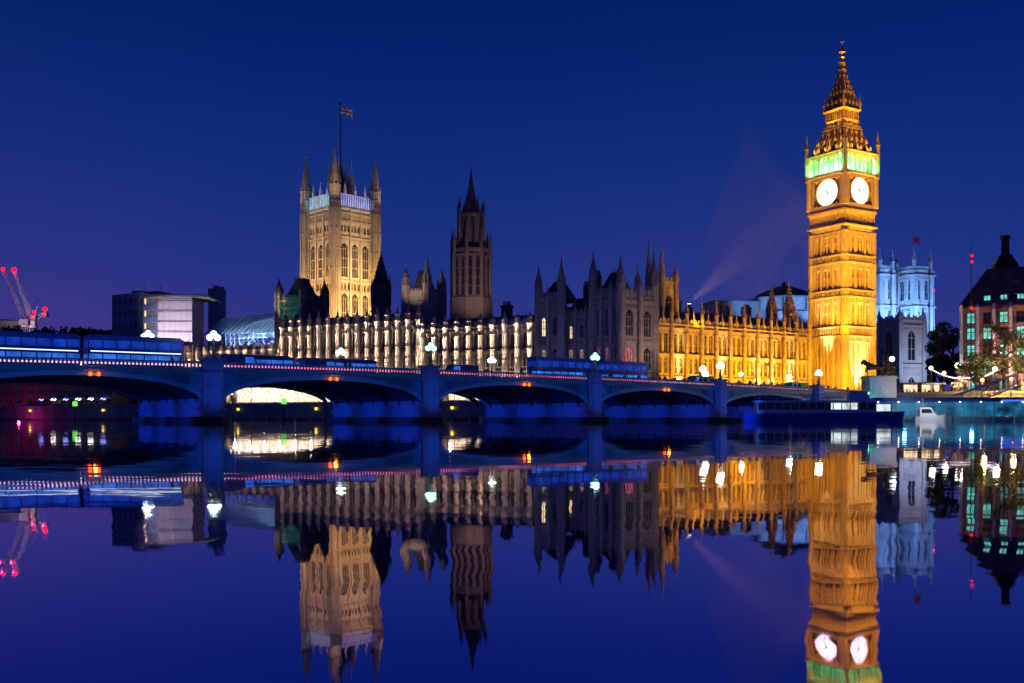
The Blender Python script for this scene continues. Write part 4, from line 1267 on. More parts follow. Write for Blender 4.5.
plain_block('tower_block', 'narrow bluish tower block rising behind the scaffold roof', 208, 223, 420, 290, 6, M['bluewall'], rz=R(4), floors=16, nwin=5, litp=.06)
# sheeted block
sb0 = at(158, 419, 330)
sbk = thing('sheeted_building', 'pale building wrapped in white sheeting under a flat projecting roof', 'building', (sb0.x, sb0.y, G), R(2))
sw = 11.2; szt = Zp(297, 330) - G
m = MB(); m.box(0, sw, 0, 14, 0, szt); m.build('wall', M['plaster'], sbk)
m = MB()
for j in range(11):
    z = 1 + j * (szt - 2) / 10
    m.bar((-.1, -.35, z), (sw + .1, -.35, z), .10)
for i in range(7):
    m.bar((i * sw / 6, -.35, 0), (i * sw / 6, -.35, szt), .10)
m.build('scaffold', M['steel'], sbk)
m = MB(); 
for j in range(11):
    for i in range(6):
        x0, z0 = i * sw / 6 + .1, 1 + (j - 1) * (szt - 2) / 10 + .1
        if random.random() < .88: m.add([(x0, -.22, max(0, z0)), (x0 + sw / 6 - .2, -.2, max(0, z0)), (x0 + sw / 6 - .2, -.3 + random.random() * .15, z0 + 3), (x0, -.3 + random.random() * .15, z0 + 3)], [(0, 1, 2, 3)])
m.build('sheeting', M['white'], sbk)
m = MB(); m.box(-4.5, sw + 5.5, -1.2, 15, szt, szt + .6); m.box(-3, sw + 4, -.8, 14, szt + .6, szt + .9); m.build('roof', M['concrete'], sbk)
SM = Matrix.Translation(sbk.location) @ RZ(R(2))
spot(SM @ Vector((sw / 2 - 4, -22, 1)), SM @ Vector((sw / 2, 0, 20)), 90e3, (.95, .74, .88), 50, .9)
# temporary scaffold roof over the south range
a, b = at(192, 419, 312), at(280, 419, 312)
sr = thing('scaffold_roof', 'long sloping pale blue temporary roof on scaffolding behind the low pale wing', 'temporary roof', (a.x, a.y + 12, G), RRIV)
sl = 34.0
m = MB()
zA, zB = Zp(316, 322), Zp(308, 308)
m.add([(0, 0, zA - G - 6), (sl, 0, zB - G - 7), (sl, 8, zB - G), (0, 8, zA - G), (sl, 16, zB - G - 7), (0, 16, zA - G - 6)], [(0, 1, 2, 3), (3, 2, 4, 5)])
m.add([(0, 0, zA - G - 6.2), (sl, 0, zB - G - 7.2), (sl, 8, zB - G - .2), (0, 8, zA - G - .2), (sl, 16, zB - G - 7.2), (0, 16, zA - G - 6.2)], [(3, 2, 1, 0), (5, 4, 2, 3)])
m.build('roof_sheet', M['plaster'], sr)
m = MB()
for i in range(18):
    x = sl * i / 17
    zt0 = zA - G - 6 + (zB - zA - 1) * i / 17
    m.bar((x, -.2, 0), (x, -.2, zt0 + .2), .14)
    m.bar((x, -.2, zt0 + .1), (x, 8, zt0 + 6.6), .12)
    if i < 17:
        for j in range(8):
            z = 12 + j * 1.9
            if z < zt0 - .5:
                m.bar((x, -.2, z), (x + sl / 17, -.2, z), .10)
                m.bar((x, -.2, z), (x + sl / 17, -.2, min(z + 1.9, zt0)), .07)
m.build('scaffold', M['steel'], sr)
SRM = Matrix.Translation(sr.location) @ RZ(RRIV)
for x in (6, 17, 28):
    spot(SRM @ Vector((x, -9, 17.5)), SRM @ Vector((x, 3, 23.5)), 26e3, (.35, .62, 1), 100, .9)
# tan terrace building under the sheeted block
r, wd, zt = plain_block('terrace_building', 'low tan stone range with dark square windows below the sheeted block', 160, 193, 312, 349, 8, M['stone'], floors=3, nwin=7, litp=.1)
TM = Matrix.Translation(r.location) @ RZ(RRIV)
spot(TM @ Vector((wd / 2, -9, 1)), TM @ Vector((wd / 2, 0, 14)), 9e3, (1, .6, .4), 90, .9)

# cranes
def crane(label, base, tip, cj, Y, lampsize):
    pb, pt, pc = at(*base, Y), at(*tip, Y), at(*cj, Y)
    r = thing('crane', label, 'crane', (pb.x, pb.y, G), 0, 'luffing cranes')
    o = Vector((pb.x, pb.y, G))
    m = MB()
    zb = pb.z - G
    for sx in (-1, 1):
        for sy in (-1, 1): m.bar((sx, sy, 0), (sx, sy, zb), .35)
    for j in range(int(zb / 2)):
        for sx in (-1, 1):
            m.bar((sx, -1, j * 2), (sx, 1, j * 2 + 2), .15); m.bar((-1, sx, j * 2), (1, sx, j * 2 + 2), .15)
    m.build('mast', M['steel'], r)
    m = MB(); m.box(-2.2, 2.2, -1.6, 1.6, zb, zb + 3.2); m.fr(0, 0, zb - 1, 1.6, zb, 2.0, 8); m.box(-2.9, -2.2, -1.2, .4, zb + .4, zb + 2.6)
    m.build('cab', M['white'], r)
    def lattice(p, q, wd, nn, name):
        m = MB(); d = q - p; u = Vector((0, 1, 0)); v = d.cross(u).normalized()
        cs_ = [(-1, -1), (1, -1), (0, 1)]
        for (i, j) in cs_: m.bar(p + u * i * wd + v * j * wd, q + u * i * wd * .6 + v * j * wd * .6, .26, .2)
        for k in range(nn):
            t0, t1 = k / nn, (k + 1) / nn
            for a_, b_ in ((0, 1), (1, 2), (2, 0)):
                w0, w1 = wd * (1 - .4 * t0), wd * (1 - .4 * t1)
                m.bar(p + d * t0 + u * cs_[a_][0] * w0 + v * cs_[a_][1] * w0, p + d * t1 + u * cs_[b_][0] * w1 + v * cs_[b_][1] * w1, .13)
        return m.build(name, M['steel'], r)
    top = Vector((0, 0, zb + 2.5))
    lattice(top, pt - o, 1.1, 22, 'jib')
    lattice(top, pc - o, 1.0, 6, 'counter_jib')
    m = MB(); ap = top + Vector((3, 0, 9)); m.bar(top + Vector((1, 0, 0)), ap, .4); m.bar(ap, pc - o, .12); m.bar(ap, top + (pt - o - top) * .8, .10)
    m.build('stay', M['steel'], r)
    c = pc - o
    m = MB(); m.box(c.x - 1.5, c.x + 1.5, c.y - 1.3, c.y + 1.3, c.z - 3, c.z - .4); m.build('counterweight', M['concrete'], r)
    for q, s_ in ((pt - o, lampsize), (c + Vector((0, 0, 1.2)), lampsize * .8)):
        m = MB(); m.ball(q.x, q.y, q.z + .5, s_, 10, 6); m.build('lamp', M['redlamp'], r, True)
        point(o + q + Vector((0, -2.5, -2.0)), 300, (1, .03, .10), .4)
    spot(o + Vector((-6, -40, 2)), o + (pt - o) * .6, 90e3, (1, .72, .85), 50, .9)  # added spot to whiten the jib, no fixture stands there
crane('pale lattice crane leaning left out of frame, the left one of the pair', (25, 325), (3, 270), (34, 315), 560, 1.0)
crane('pale lattice crane with the brightest red lamp at its tip', (32, 326), (14, 271), (45, 312), 580, 1.5)
plain_block('terrace_building', 'long dark waterside building with unlit windows seen through the first arch', -60, 112, 330, 352, 10, M['brick'], floors=6, nwin=16, litp=0, rz=R(-12))
plain_block('site_building', 'low dark building at the far left edge behind the cranes', -20, 22, 600, 322, 20, M['concrete'], floors=5, nwin=8, litp=.05, rz=0)

# ================================================================== TREES
def leaf_mesh(name, mats, n, lobes, leaf, seed):
    rnd = random.Random(seed)
    m = MB()
    for i in range(n):
        L_ = rnd.choice(lobes)
        while True:
            p = Vector((rnd.uniform(-1, 1), rnd.uniform(-1, 1), rnd.uniform(-1, 1)))
            if .25 < p.length < 1: break
        p = p * (1 if rnd.random() > .06 else 1.18)
        c = Vector((L_[0] + p.x * L_[3], L_[1] + p.y * L_[3], L_[2] + p.z * L_[3] * L_[4]))
        a = Vector((rnd.gauss(0, 1), rnd.gauss(0, 1), rnd.gauss(0, 1))).normalized()
        b = a.cross(Vector((rnd.gauss(0, 1), rnd.gauss(0, 1), rnd.gauss(0, 1)))).normalized()
        s = leaf * rnd.uniform(.6, 1.4)
        m.cur = rnd.randrange(len(mats)) if rnd.random() < .5 else 0
        m.add([tuple(c - a * s), tuple(c + b * s * .55), tuple(c + a * s), tuple(c - b * s * .55)], [(0, 1, 2, 3)])
    return m.mesh(name, mats)
def tree(label, loc, hgt, spread, seed, mats, n=2600, leaf=.22, group=None):
    rnd = random.Random(seed)
    r = thing('tree', label, 'tree', loc, rnd.uniform(0, 6), group)
    m = MB()
    m.lathe(0, 0, [(0, hgt * .035), (hgt * .1, hgt * .024), (hgt * .4, hgt * .018), (hgt * .8, hgt * .005)], 8)
    lobes = []
    for k in range(9):
        a = k * 2.4 + rnd.uniform(-.3, .3); zz = hgt * (.3 + .06 * k)
        e = Vector((cos(a) * spread * rnd.uniform(.45, .8), sin(a) * spread * rnd.uniform(.45, .8), zz + hgt * rnd.uniform(.08, .2)))
        m.bar((0, 0, zz), e, hgt * .022, hgt * .006)
        for q in range(3): m.bar(e * .7 + Vector((0, 0, zz * .3)), e + Vector((rnd.uniform(-1, 1), rnd.uniform(-1, 1), rnd.uniform(.2, 1))) * spread * .3, hgt * .008, hgt * .003)
        lobes.append((e.x, e.y, e.z, spread * rnd.uniform(.28, .48), rnd.uniform(.7, 1.0)))
    lobes.append((0, 0, hgt * .85, spread * .45, 1.0))
    m.build('trunk', M['bark'], r)
    link(leaf_mesh('crown', mats, n, lobes, leaf, seed + 1), 'crown', r)
    return r
for i, (px, Y, ytop, sp, lab) in enumerate((
        (942, 330, 330, 8, 'dark bushy tree left of the dark gabled building, nearest the abbey'),
        (953, 300, 322, 7, 'tall dark tree against the left corner of the dark gabled building'),
        (935, 360, 343, 7, 'low dark tree at the foot of the bluish abbey towers'))):
    p = at(px, 419, Y); tree(lab, (p.x, p.y, G), Zp(ytop, Y) - G, sp * .75, 40 + i, [M['leaf3'], M['leaf']], 2600, .45, 'trees at the right')
for i, (px, Y, ytop, sp, lab) in enumerate((
        (984, 186, 352, 3.6, 'autumn tree on the embankment with yellow lit lower leaves'),
        (1004, 190, 322, 5.0, 'large leafy tree in front of the dark gabled building at the right edge'),
        (1026, 182, 330, 5.0, 'tree cut by the right edge of the photo'),
        (968, 196, 362, 2.6, 'smallest tree left of the gabled building doorway'))):
    p = at(px, 419, Y); tree(lab, (p.x, p.y, G), Zp(ytop, Y) - G, sp, 60 + i, [M['leaf'], M['leaf2']], 2000, .20, 'trees at the right')
for i in range(10):
    px = -6 + i * 13.5; Y = 520 - i * 12
    p = at(px, 419, Y)
    tree('dark tree on the skyline below the cranes and office blocks, %s from the left' % ORD[i], (p.x, p.y, G), Zp(326 + (i % 3) * 3 + (4 if i in (1, 2) else 0), Y) - G, 11, 80 + i, [M['leaf3']], 900, 1.1, 'dark trees on the left skyline')

# ================================================================== RIGHT: ABBEY, CHURCH, DOME, GABLED BUILDING
ABL = (.20, .43, 1)
def abbey_tower(label, px, Y, half, ytop, ypin, energy):
    c = at(px, 419, Y)
    r = thing('abbey_tower', label, 'church tower', (c.x, c.y, G), R(24), 'twin abbey towers')
    zt, zp = Zp(ytop, Y) - G, Zp(ypin, Y) - G
    h = half
    rows = [(zt - 13, zt - 4, .6, 1), (zt - 30, zt - 18, .5, 1), (8, zt - 36, .4, 1)]
    for k in range(4):
        facade(r, RZ(k * pi / 2) @ TR(-h, -h), 2 * h, 0, zt, 2, rows, M['stone_white'], M['stone_white'], M['glass'], butt=0, crest=1.5, mids=False, ends=False, pin_top=zp, strings=((zt - 2.4, zt - 1.6), (zt - 16.5, zt - 15.7), (zt - 33.5, zt - 32.7)))
    for sx in (-1, 1):
        for sy in (-1, 1):
            t = MB(); t.fr(sx * h, sy * h, 0, 1.5, zt * .6, 1.35, 4); t.fr(sx * h, sy * h, zt * .6, 1.25, zt, 1.1, 4)
            for z in (zt - 16, zt - 33, zt - 2): t.fr(sx * h, sy * h, z - .5, 1.7, z, 1.7, 4)
            pinnacle(t, sx * h, sy * h, zt, 1.7, zp - zt, 8); t.build('buttress', M['stone_white'], r)
    Wm = Matrix.Translation(r.location) @ RZ(R(24))
    for k in (0, 3):
        spot(Wm @ RZ(k * pi / 2) @ Vector((0, -h - 22, 22)), Wm @ RZ(k * pi / 2) @ Vector((0, -h, 48)), energy * (1.5 if k == 0 else .8), ABL, 52, .9)
        spot(Wm @ RZ(k * pi / 2) @ Vector((0, -h - 20, 6)), Wm @ RZ(k * pi / 2) @ Vector((0, -h, 25)), energy * .7, (.15, .35, 1), 66, .9)
    return r, zt
ab, abz = abbey_tower('white and blue lit square church tower with flag behind the equestrian bronze', 914, 450, 4.8, 272, 249, 105e3)
abbey_tower('blue lit square church tower half hidden by the clock tower', 880, 452, 3.7, 271, 250, 105e3)
m = MB(); m.lathe(0, 0, [(abz, .16), (Zp(240, 450) - G, .1)], 6); m.ball(0, 0, Zp(239.5, 450) - G, .3, 6, 4); m.build('flagpole', M['black'], ab)
flag(ab, .1, 0, Zp(236, 450) - G, 4.0, 3.0, R(0), False)
c = at(901, 419, 360)
pc_ = thing('parish_church', 'small pale church with battlemented square tower below the abbey towers', 'church', (c.x, c.y, G), R(20))
zt = Zp(322, 360) - G
for k in range(4):
    facade(pc_, RZ(k * pi / 2) @ TR(-5.4, -5.4), 10.8, 0, zt, 1, [(zt - 14, zt - 3.5, .34, 1), (3, 11, .3, 1)], M['stone_white'], M['stone_white'], M['glass'], butt=0, crest=1.2, mids=False, ends=False, pin_top=zt + 5, strings=((zt - 2, zt - 1.5), (zt - 16, zt - 15.4)))
for sx in (-1, 1):
    for sy in (-1, 1):
        t = MB(); t.fr(sx * 5.2, sy * 5.2, 0, .9, zt, .8, 4); pinnacle(t, sx * 5.2, sy * 5.2, zt, 1.1, 5, 4); t.build('buttress', M['stone_white'], pc_)
m = MB(); wall_grid(m, -7, 14, 0, 15, [(7 + 0.5 * 0, 9, 4, 11), (11, 13, 4, 11)], 5.5, 6); m.box(13.5, 14, 6, 26, 0, 15); m.add([(5.4, 5.2, 15), (14.2, 5.2, 15), (14.2, 26, 15), (5.4, 26, 15), (10, 5.2, 19), (10, 26, 19)], [(0, 1, 4), (1, 2, 5, 4), (2, 3, 5), (3, 0, 4, 5)])
m.build('nave', M['stone_white'], pc_)
for x in (8, 12): put_window(pc_, TR(x, 5.5, 4), 2, 7, 1, M['stone_white'], M['warmwin'])
PM = Matrix.Translation(pc_.location) @ RZ(R(20))
spot(PM @ Vector((1, -24, 1)), PM @ Vector((0, -5, 18)), 28e3, (.50, .62, 1), 56, .9)
spot(PM @ Vector((6.5, -3.5, .4)), PM @ Vector((6.6, 4, 14)), 12e3, (.85, .9, 1), 50, .9)
# red aircraft light on a thin mast near the abbey, second mast by the gabled building
def mast(label, px, Y, ytop, ylamp, thick):
    c = at(px, 419, Y); r = thing('mast', label, 'mast', (c.x, c.y, G))
    m = MB(); m.lathe(0, 0, [(0, thick), (Zp(ytop, Y) - G, thick * .4)], 8)
    m.build('pole', M['black'], r)
    for y_ in ylamp:
        m = MB(); z = Zp(y_, Y) - G; m.ball(0, -thick - .25, z, .34, 8, 6); m.build('lamp', M['redlamp_dim'] if thick < .15 else M['redlamp'], r, True)
mast('thin dark mast with a small red lamp right of the flag tower', 933.5, 430, 286, (290,), .18)
# domed hall behind the golden wing
c = at(784, 419, 420)
dh = thing('domed_hall', 'low dark dome over a blue lit drum behind the golden wing', 'domed hall', (c.x, c.y, G), R(10))
zd = Zp(301, 420) - G
m = MB(); m.fr(0, 0, 0, 13.5, zd - 5.5, 13.5, 8); m.fr(0, 0, zd - 5.5, 12, zd, 12, 8)
for q in range(8):
    a = 2 * pi * q / 8 + pi / 8; m.fr(12.9 * cos(a), 12.9 * sin(a), zd - 8, 1.2, zd + .6, 1.2, 4)
m.fr(0, 0, zd, 13.2, zd + .8, 13.2, 8)
m.build('drum', M['stone_white'], dh)
m = MB(); m.lathe(0, 0, [(zd + .8, 12.6), (zd + 2.6, 11), (zd + 4.3, 7.5), (zd + 5.8, 3.4), (zd + 6.3, 1.2), (zd + 7.6, .8), (zd + 8.2, .1)], 16)
m.build('dome', M['slate'], dh)
m = MB(); m.box(-32, -13, -4, 10, 0, zd - 1.5); m.box(-33, -13, -5, 11, zd - 1.5, zd - .9); m.build('side_block', M['stone_white'], dh)
for q in range(2):
    put_window(dh, TR(-27 + q * 7, -4.44, zd - 9), 2.2, 6, 1, M['stone_white'], M['glass'])
for x in (-20, -4, 9):
    spot(Vector((c.x + x, c.y - 22, G + zd - 10)), Vector((c.x + x * .8, c.y - 10, G + zd - 2)), 9e3, (.18, .4, 1), 80, .9)
# dark gabled building at the right edge
GP = at(962, 419, 200)
gb = thing('gabled_building', 'dark office building with steep roof, tall chimney and teal lit windows', 'building', (GP.x, GP.y, G), RRIV)
gz = Zp(308, 200) - G
GLn = 26.0
ops = []
bw = 2.95
rows_ = [(1.0, 4.6), (6.4, 9.4), (10.8, 13.6), (14.4, gz - 1.4)]
rows_ = [(.8, 3.8), (5.0, 7.6), (8.4, 10.8), (11.8, 14.2), (15.0, 17.2)]
nb = int(GLn / bw)
for j, (za, zb) in enumerate(rows_):
    for i in range(nb): ops.append((i * bw + .85, i * bw + 2.35, za, zb))
m = MB(); wall_grid(m, 0, GLn, 0, gz, ops)
m.box(0, .5, .5, 18, 0, gz); m.box(.5, GLn, 17.5, 18, 0, gz); m.box(-.2, GLn, -.4, -.002, gz - .5, gz)
m.build('wall', M['brick'], gb)
rnd = random.Random(3)
fm = {}
for n_, (x0, x1, z0, z1) in enumerate(ops):
    j = n_ // nb
    lit = rnd.random() < (.75 if j >= 2 else .45)
    key = (lit, round(z1 - z0, 2))
    if key not in fm:
        f = MB(); h_ = z1 - z0
        f.box(0, 1.5, .15, .3, 0, .12); f.box(0, 1.5, .15, .3, h_ - .12, h_); f.box(.7, .8, .15, .3, .12, h_ - .12); f.box(0, .1, .15, .3, .12, h_ - .12); f.box(1.4, 1.5, .15, .3, .12, h_ - .12)
        f.box(.1, 1.4, .15, .28, h_ * .6, h_ * .6 + .09); f.box(-.1, 1.6, -.12, .1, -.12, 0)
        p = MB(); p.box(0, 1.5, .32, .38, 0, h_)
        fm[key] = (f.mesh('window', M['black']), p.mesh('pane', M['tealwin'] if lit else M['glass']))
    o = link(fm[key][0], 'window', gb, TR(x0, 0, z0)); link(fm[key][1], 'pane', o)
for i in range(nb + 1):
    m = MB(); m.box(i * bw - .1 - .28, i * bw - .1 + .28, -.55, -.003, 0, gz - .5); m.fr(i * bw - .1, -.3, gz - .5, .35, gz + .6, .2, 4)
    m.build('pilaster', M['stone_white'], gb)
m = MB()
zr = Zp(271, 206) - G
m.add([(-.6, -.6, gz + .01), (GLn, -.6, gz + .01), (GLn, 18.6, gz + .01), (-.6, 18.6, gz + .01), (4.2, 6, zr), (GLn, 6, zr), (GLn, 12, zr), (4.2, 12, zr)],
      [(0, 1, 5, 4), (1, 2, 6, 5), (2, 3, 7, 6), (3, 0, 4, 7), (4, 5, 6, 7), (0, 3, 2, 1)])
for i in range(16):
    x = -.6 + i * 1.75; m.bar((x, -.62, gz + .05), (4.2 + (x + .6) * (GLn - 4.2) / (GLn + .6), 6, zr + .04), .16)
for j in range(1, 5):
    t = j / 5; m.bar((-.6 + 4.8 * t, -.62 + 6.6 * t, gz + (zr - gz) * t + .05), (GLn, -.62 + 6.6 * t, gz + (zr - gz) * t + .05), .12)
m.build('roof', surf('brown_bronze_roof', (.16, .11, .10), .6, .35, 1.0), gb)
for i in range(nb):
    x = i * bw + .85
    if i == 0: continue
    m = MB(); m.box(x, x + .2, .2, 2.6, gz, gz + 2.2); m.box(x + 1.3, x + 1.5, .2, 2.6, gz, gz + 2.2); m.box(x - .1, x + 1.6, .1, 3, gz + 2.2, gz + 2.4); m.box(x + .68, x + .8, .22, .4, gz + .3, gz + 2.2); m.box(x + .2, x + 1.3, .22, .4, gz, gz + .3)
    d = m.build('dormer', M['slate'], gb)
    m = MB(); m.box(x + .2, x + 1.3, .45, .5, gz + .3, gz + 2.2); m.build('pane', M['tealwin'], d)
for cxp in (7.2, 17.0):
    m = MB(); m.lathe(cxp, 9, [(zr - 1.5, 3.0), (zr + .8, 2.5), (zr + 2.4, 1.5), (zr + 3.0, 1.15)], 12); m.lathe(cxp, 9, [(zr + 3.0, .8), (zr + 6.2, .72), (zr + 6.3, .95), (zr + 6.9, .95)], 12)
    for q in range(12): m.bar((cxp + 3.0 * cos(q * pi / 6), 9 + 3.0 * sin(q * pi / 6), zr - 1.4), (cxp + 1.2 * cos(q * pi / 6), 9 + 1.2 * sin(q * pi / 6), zr + 2.9), .18)
    m.build('chimney', M['bronze'], gb)
GM = Matrix.Translation(gb.location) @ RZ(RRIV)
for x in (-.5, 9):
    spot(GM @ Vector((x, -7, .6)), GM @ Vector((x + 1, 0, 11)), 26000, (1, .48, .42), 80, .9)
m = MB(); 
for i in range(5): m.box(i * bw + .5, i * bw + 2.4, -.3, -.25, .3, 2.6)
mast('slender mast with two red lamps at the left corner of the gabled building', 971, 197, 244, (262, 256, 308), .13)

# ================================================================== BRONZE CHARIOT GROUP
SY = 189.0
sp_ = at(879, 419, SY)
st = thing('statue', 'dark bronze chariot statue with rearing horses on a tall stone plinth at the bridge end', 'statue', (sp_.x, sp_.y, 0), R(6))
zt = Zp(376, SY)
m = MB(); m.box(-2.6, 2.6, -1.7, 1.7, 2, zt - .5); m.box(-2.9, 2.9, -2.0, 2.0, 2, 3.6); m.box(-2.85, 2.85, -1.95, 1.95, zt - .5, zt - .2); m.box(-2.7, 2.7, -1.8, 1.8, zt - .2, zt)
m.box(-2.0, 2.0, -1.78, -1.703, 4.4, zt - 1.2)
m.build('plinth', M['granite'], st)
# horse rearing to the left: x forward = -x
hv = [(.55, 0, 1.45), (-.1, 0, 1.75), (-.75, 0, 2.15), (-1.15, 0, 2.65), (-1.35, 0, 3.1), (-1.75, 0, 3.0), (-2.05, 0, 2.75),
      (.75, .22, 1.3), (.45, .26, .85), (.85, .26, .5), (.7, .26, .05), (.75, -.22, 1.3), (.45, -.26, .85), (.95, -.26, .5), (.8, -.26, .05),
      (-.85, .2, 1.75), (-1.35, .22, 1.75), (-1.5, .22, 1.35), (-1.3, .22, 1.15), (-.85, -.2, 1.75), (-1.4, -.22, 1.95), (-1.7, -.22, 1.6), (-1.5, -.22, 1.35),
      (.9, 0, 1.55), (1.25, 0, 1.3), (1.35, 0, .8), (-1.32, .08, 3.3), (-1.32, -.08, 3.3)]
he = [(0, 1), (1, 2), (2, 3), (3, 4), (4, 5), (5, 6), (0, 7), (7, 8), (8, 9), (9, 10), (0, 11), (11, 12), (12, 13), (13, 14), (2, 15), (15, 16), (16, 17), (17, 18), (2, 19), (19, 20), (20, 21), (21, 22), (0, 23), (23, 24), (24, 25), (4, 26), (4, 27)]
hr = [.42, .40, .40, .28, .22, .17, .12, .27, .16, .09, .08, .27, .16, .09, .08, .2, .12, .08, .08, .2, .12, .08, .08, .1, .11, .05, .05, .05]
hm = skin('horse', hv, he, hr, M['bronze'])
for y, dx, tilt in ((-.75, -.8, 0.0), (.75, -.55, .12)):
    link(hm, 'horse', st, TR(dx * 1.2 + .55, y, zt) @ Matrix.Scale(1.2, 4) @ TR(.7, 0, 0) @ Matrix.Rotation(tilt - .38, 4, 'Y') @ TR(-.7, 0, 0))
SC_ = TR(0, 0, zt) @ Matrix.Scale(1.3, 4) @ TR(0, 0, -zt)
m = MB(); m.T = SC_
for y in (-.75, .75):                                       # chariot wheels
    for q in range(16):
        a0, a1 = 2 * pi * q / 16, 2 * pi * (q + 1) / 16
        m.bar((1.5 + .62 * cos(a0), y, zt + .66 + .62 * sin(a0)), (1.5 + .62 * cos(a1), y, zt + .66 + .62 * sin(a1)), .12)
        if q % 2 == 0: m.bar((1.5, y, zt + .66), (1.5 + .6 * cos(a0), y, zt + .66 + .6 * sin(a0)), .05)
m.bar((1.5, -.8, zt + .66), (1.5, .8, zt + .66), .1); m.bar((1.2, 0, zt + .8), (-1.0, 0, zt + 1.3), .1)
m.box(.8, 2.3, -.62, .62, zt + .75, zt + .85)
for q in range(9):
    a = -pi / 2 + pi * q / 8
    m.box(1.2 - .75 * cos(a) - .12, 1.2 - .75 * cos(a) + .12, .62 * sin(a) - .12, .62 * sin(a) + .12, zt + .85, zt + 1.5)
m.build('chariot', M['bronze'], st)
fv = [(0, 0, 1.0), (0, 0, 1.35), (0, 0, 1.62), (0, 0, 1.78), (0, 0, 1.98), (-.05, .14, .55), (-.02, .16, .08), (-.05, -.14, .55), (.02, -.16, .08),
      (-.05, .32, 1.6), (-.2, .52, 1.85), (-.25, .6, 2.2), (0, -.3, 1.58), (.1, -.55, 1.75), (.2, -.75, 2.0)]
fe = [(0, 1), (1, 2), (2, 3), (3, 4), (0, 5), (5, 6), (0, 7), (7, 8), (2, 9), (9, 10), (10, 11), (2, 12), (12, 13), (13, 14)]
frd = [.24, .19, .2, .09, .15, .2, .22, .2, .22, .09, .07, .05, .09, .07, .05]
qm = skin('figure', fv, fe, frd, M['bronze'])
link(qm, 'figure', st, SC_ @ TR(1.1, 0, zt + .85) @ Matrix.Scale(1.5, 4))
for y in (-.4, .4): link(qm, 'figure', st, SC_ @ TR(1.95, y, zt + .75) @ Matrix.Scale(.72, 4))
m = MB(); m.T = SC_; m.bar((1.1, .75, zt + 2.6), (1.0, .78, zt + 5.3), .07, .03); m.build('spear', M['bronze'], st)
m = MB(); m.plan([(-3.6, -2.6), (3.8, -2.6), (3.8, 4), (-3.6, 4)], -1, 2.0); m.build('base', M['granite'], st)
spot((sp_.x - 4, sp_.y - 9, 2.0), (sp_.x - .5, sp_.y - 1.6, 5.6), 2600, (.12, .75, .95), 60, .9)
spot((sp_.x + 4.5, sp_.y - 8, 3), (sp_.x + 2.3, sp_.y - 1.5, 6.5), 1500, (1, .62, .45), 46, .9)  # added warm spot to make the bronze readable

# ================================================================== LANDING STAGE AND BOATS
LP = at(868, 419, 160); LRZ = R(-8)
ls = thing('landing_stage', 'long floating landing stage with glazed teal lit front at the lower right', 'landing stage', (LP.x, LP.y, 0), LRZ)
LL = 34.0
m = MB(); m.box(0, LL, 0, 8, -.4, .75); m.box(-.1, LL + .1, -.12, -.002, .35, .6)
for i in range(12): m.fr(1 + i * 3, -.2, -.3, .18, .7, .18, 8)
m.build('pontoon', M['concrete'], ls)
m = MB(); m.box(-.3, LL, -.5, 8.4, 3.1, 3.4); m.box(1, LL - 1, .4, 7, 3.4, 3.75); m.build('roof', M['blue'], ls)
m = MB()
for i in range(24):
    x = .3 + i * (LL - .6) / 23
    m.box(x - .08, x + .08, .3, .46, .75, 3.1)
    if i < 23: m.box(x + .08, x + (LL - .6) / 23 - .08, .34, .42, 1.5, 1.58)
m.box(.3, LL - .3, .34, .42, 2.62, 2.7)
m.build('frame', M['steel'], ls)
m = MB(); m.box(.4, LL - .4, .5, .54, .8, 3.05); m.build('glazing', M['tealstrip'], ls)
m = MB()
for i in range(11): m.ball(1.5 + i * 3.1, -.35, 3.05, .10, 6, 4)
m.build('lamp_row', M['xmas'], ls)
m = MB(); m.box(20, LL, -.56, -.505, 3.12, 3.36); m.build('light_strip', M['bluestrip'], ls)
m = MB()
for i in range(34):
    x = .3 + i; m.bar((x, -.05, .75), (x, -.05, 1.75), .05)
for z in (1.25, 1.75): m.bar((.3, -.05, z), (LL - .3, -.05, z), .05)
m.build('railing', M['steel'], ls)
LM = Matrix.Translation(ls.location) @ RZ(LRZ)
for x in (5, 15, 26):
    point(LM @ Vector((x, -2.5, 2.2)), 90, (.15, .7, 1), .3)
gwy = thing('gangway', 'sloping covered gangway between the landing stage and the embankment wall', 'gangway', LM @ Vector((13, 8, 0)), LRZ)
m = MB()
for y in (0, 2.4):
    m.bar((0, y, 1), (15, y + 6, 6.2), .15); m.bar((0, y, 3.2), (15, y + 6, 8.2), .15)
    for i in range(12):
        t = i / 11; m.bar((15 * t, y + 6 * t, 1 + 5.2 * t), (15 * t, y + 6 * t, 3.2 + 5 * t), .1)
        if i < 11: m.bar((15 * t, y + 6 * t, 1 + 5.2 * t), (15 * (t + .09), y + 6 * (t + .09), 3.2 + 5 * (t + .09)), .08)
m.build('truss', M['steel'], gwy)
m = MB(); m.add([(0, 0, 1), (15, 6, 6.2), (15, 8.4, 6.2), (0, 2.4, 1), (0, 0, .8), (15, 6, 6), (15, 8.4, 6), (0, 2.4, .8)], [(0, 1, 2, 3), (7, 6, 5, 4), (0, 4, 5, 1), (2, 6, 7, 3)]); m.build('walkway', M['steel'], gwy)

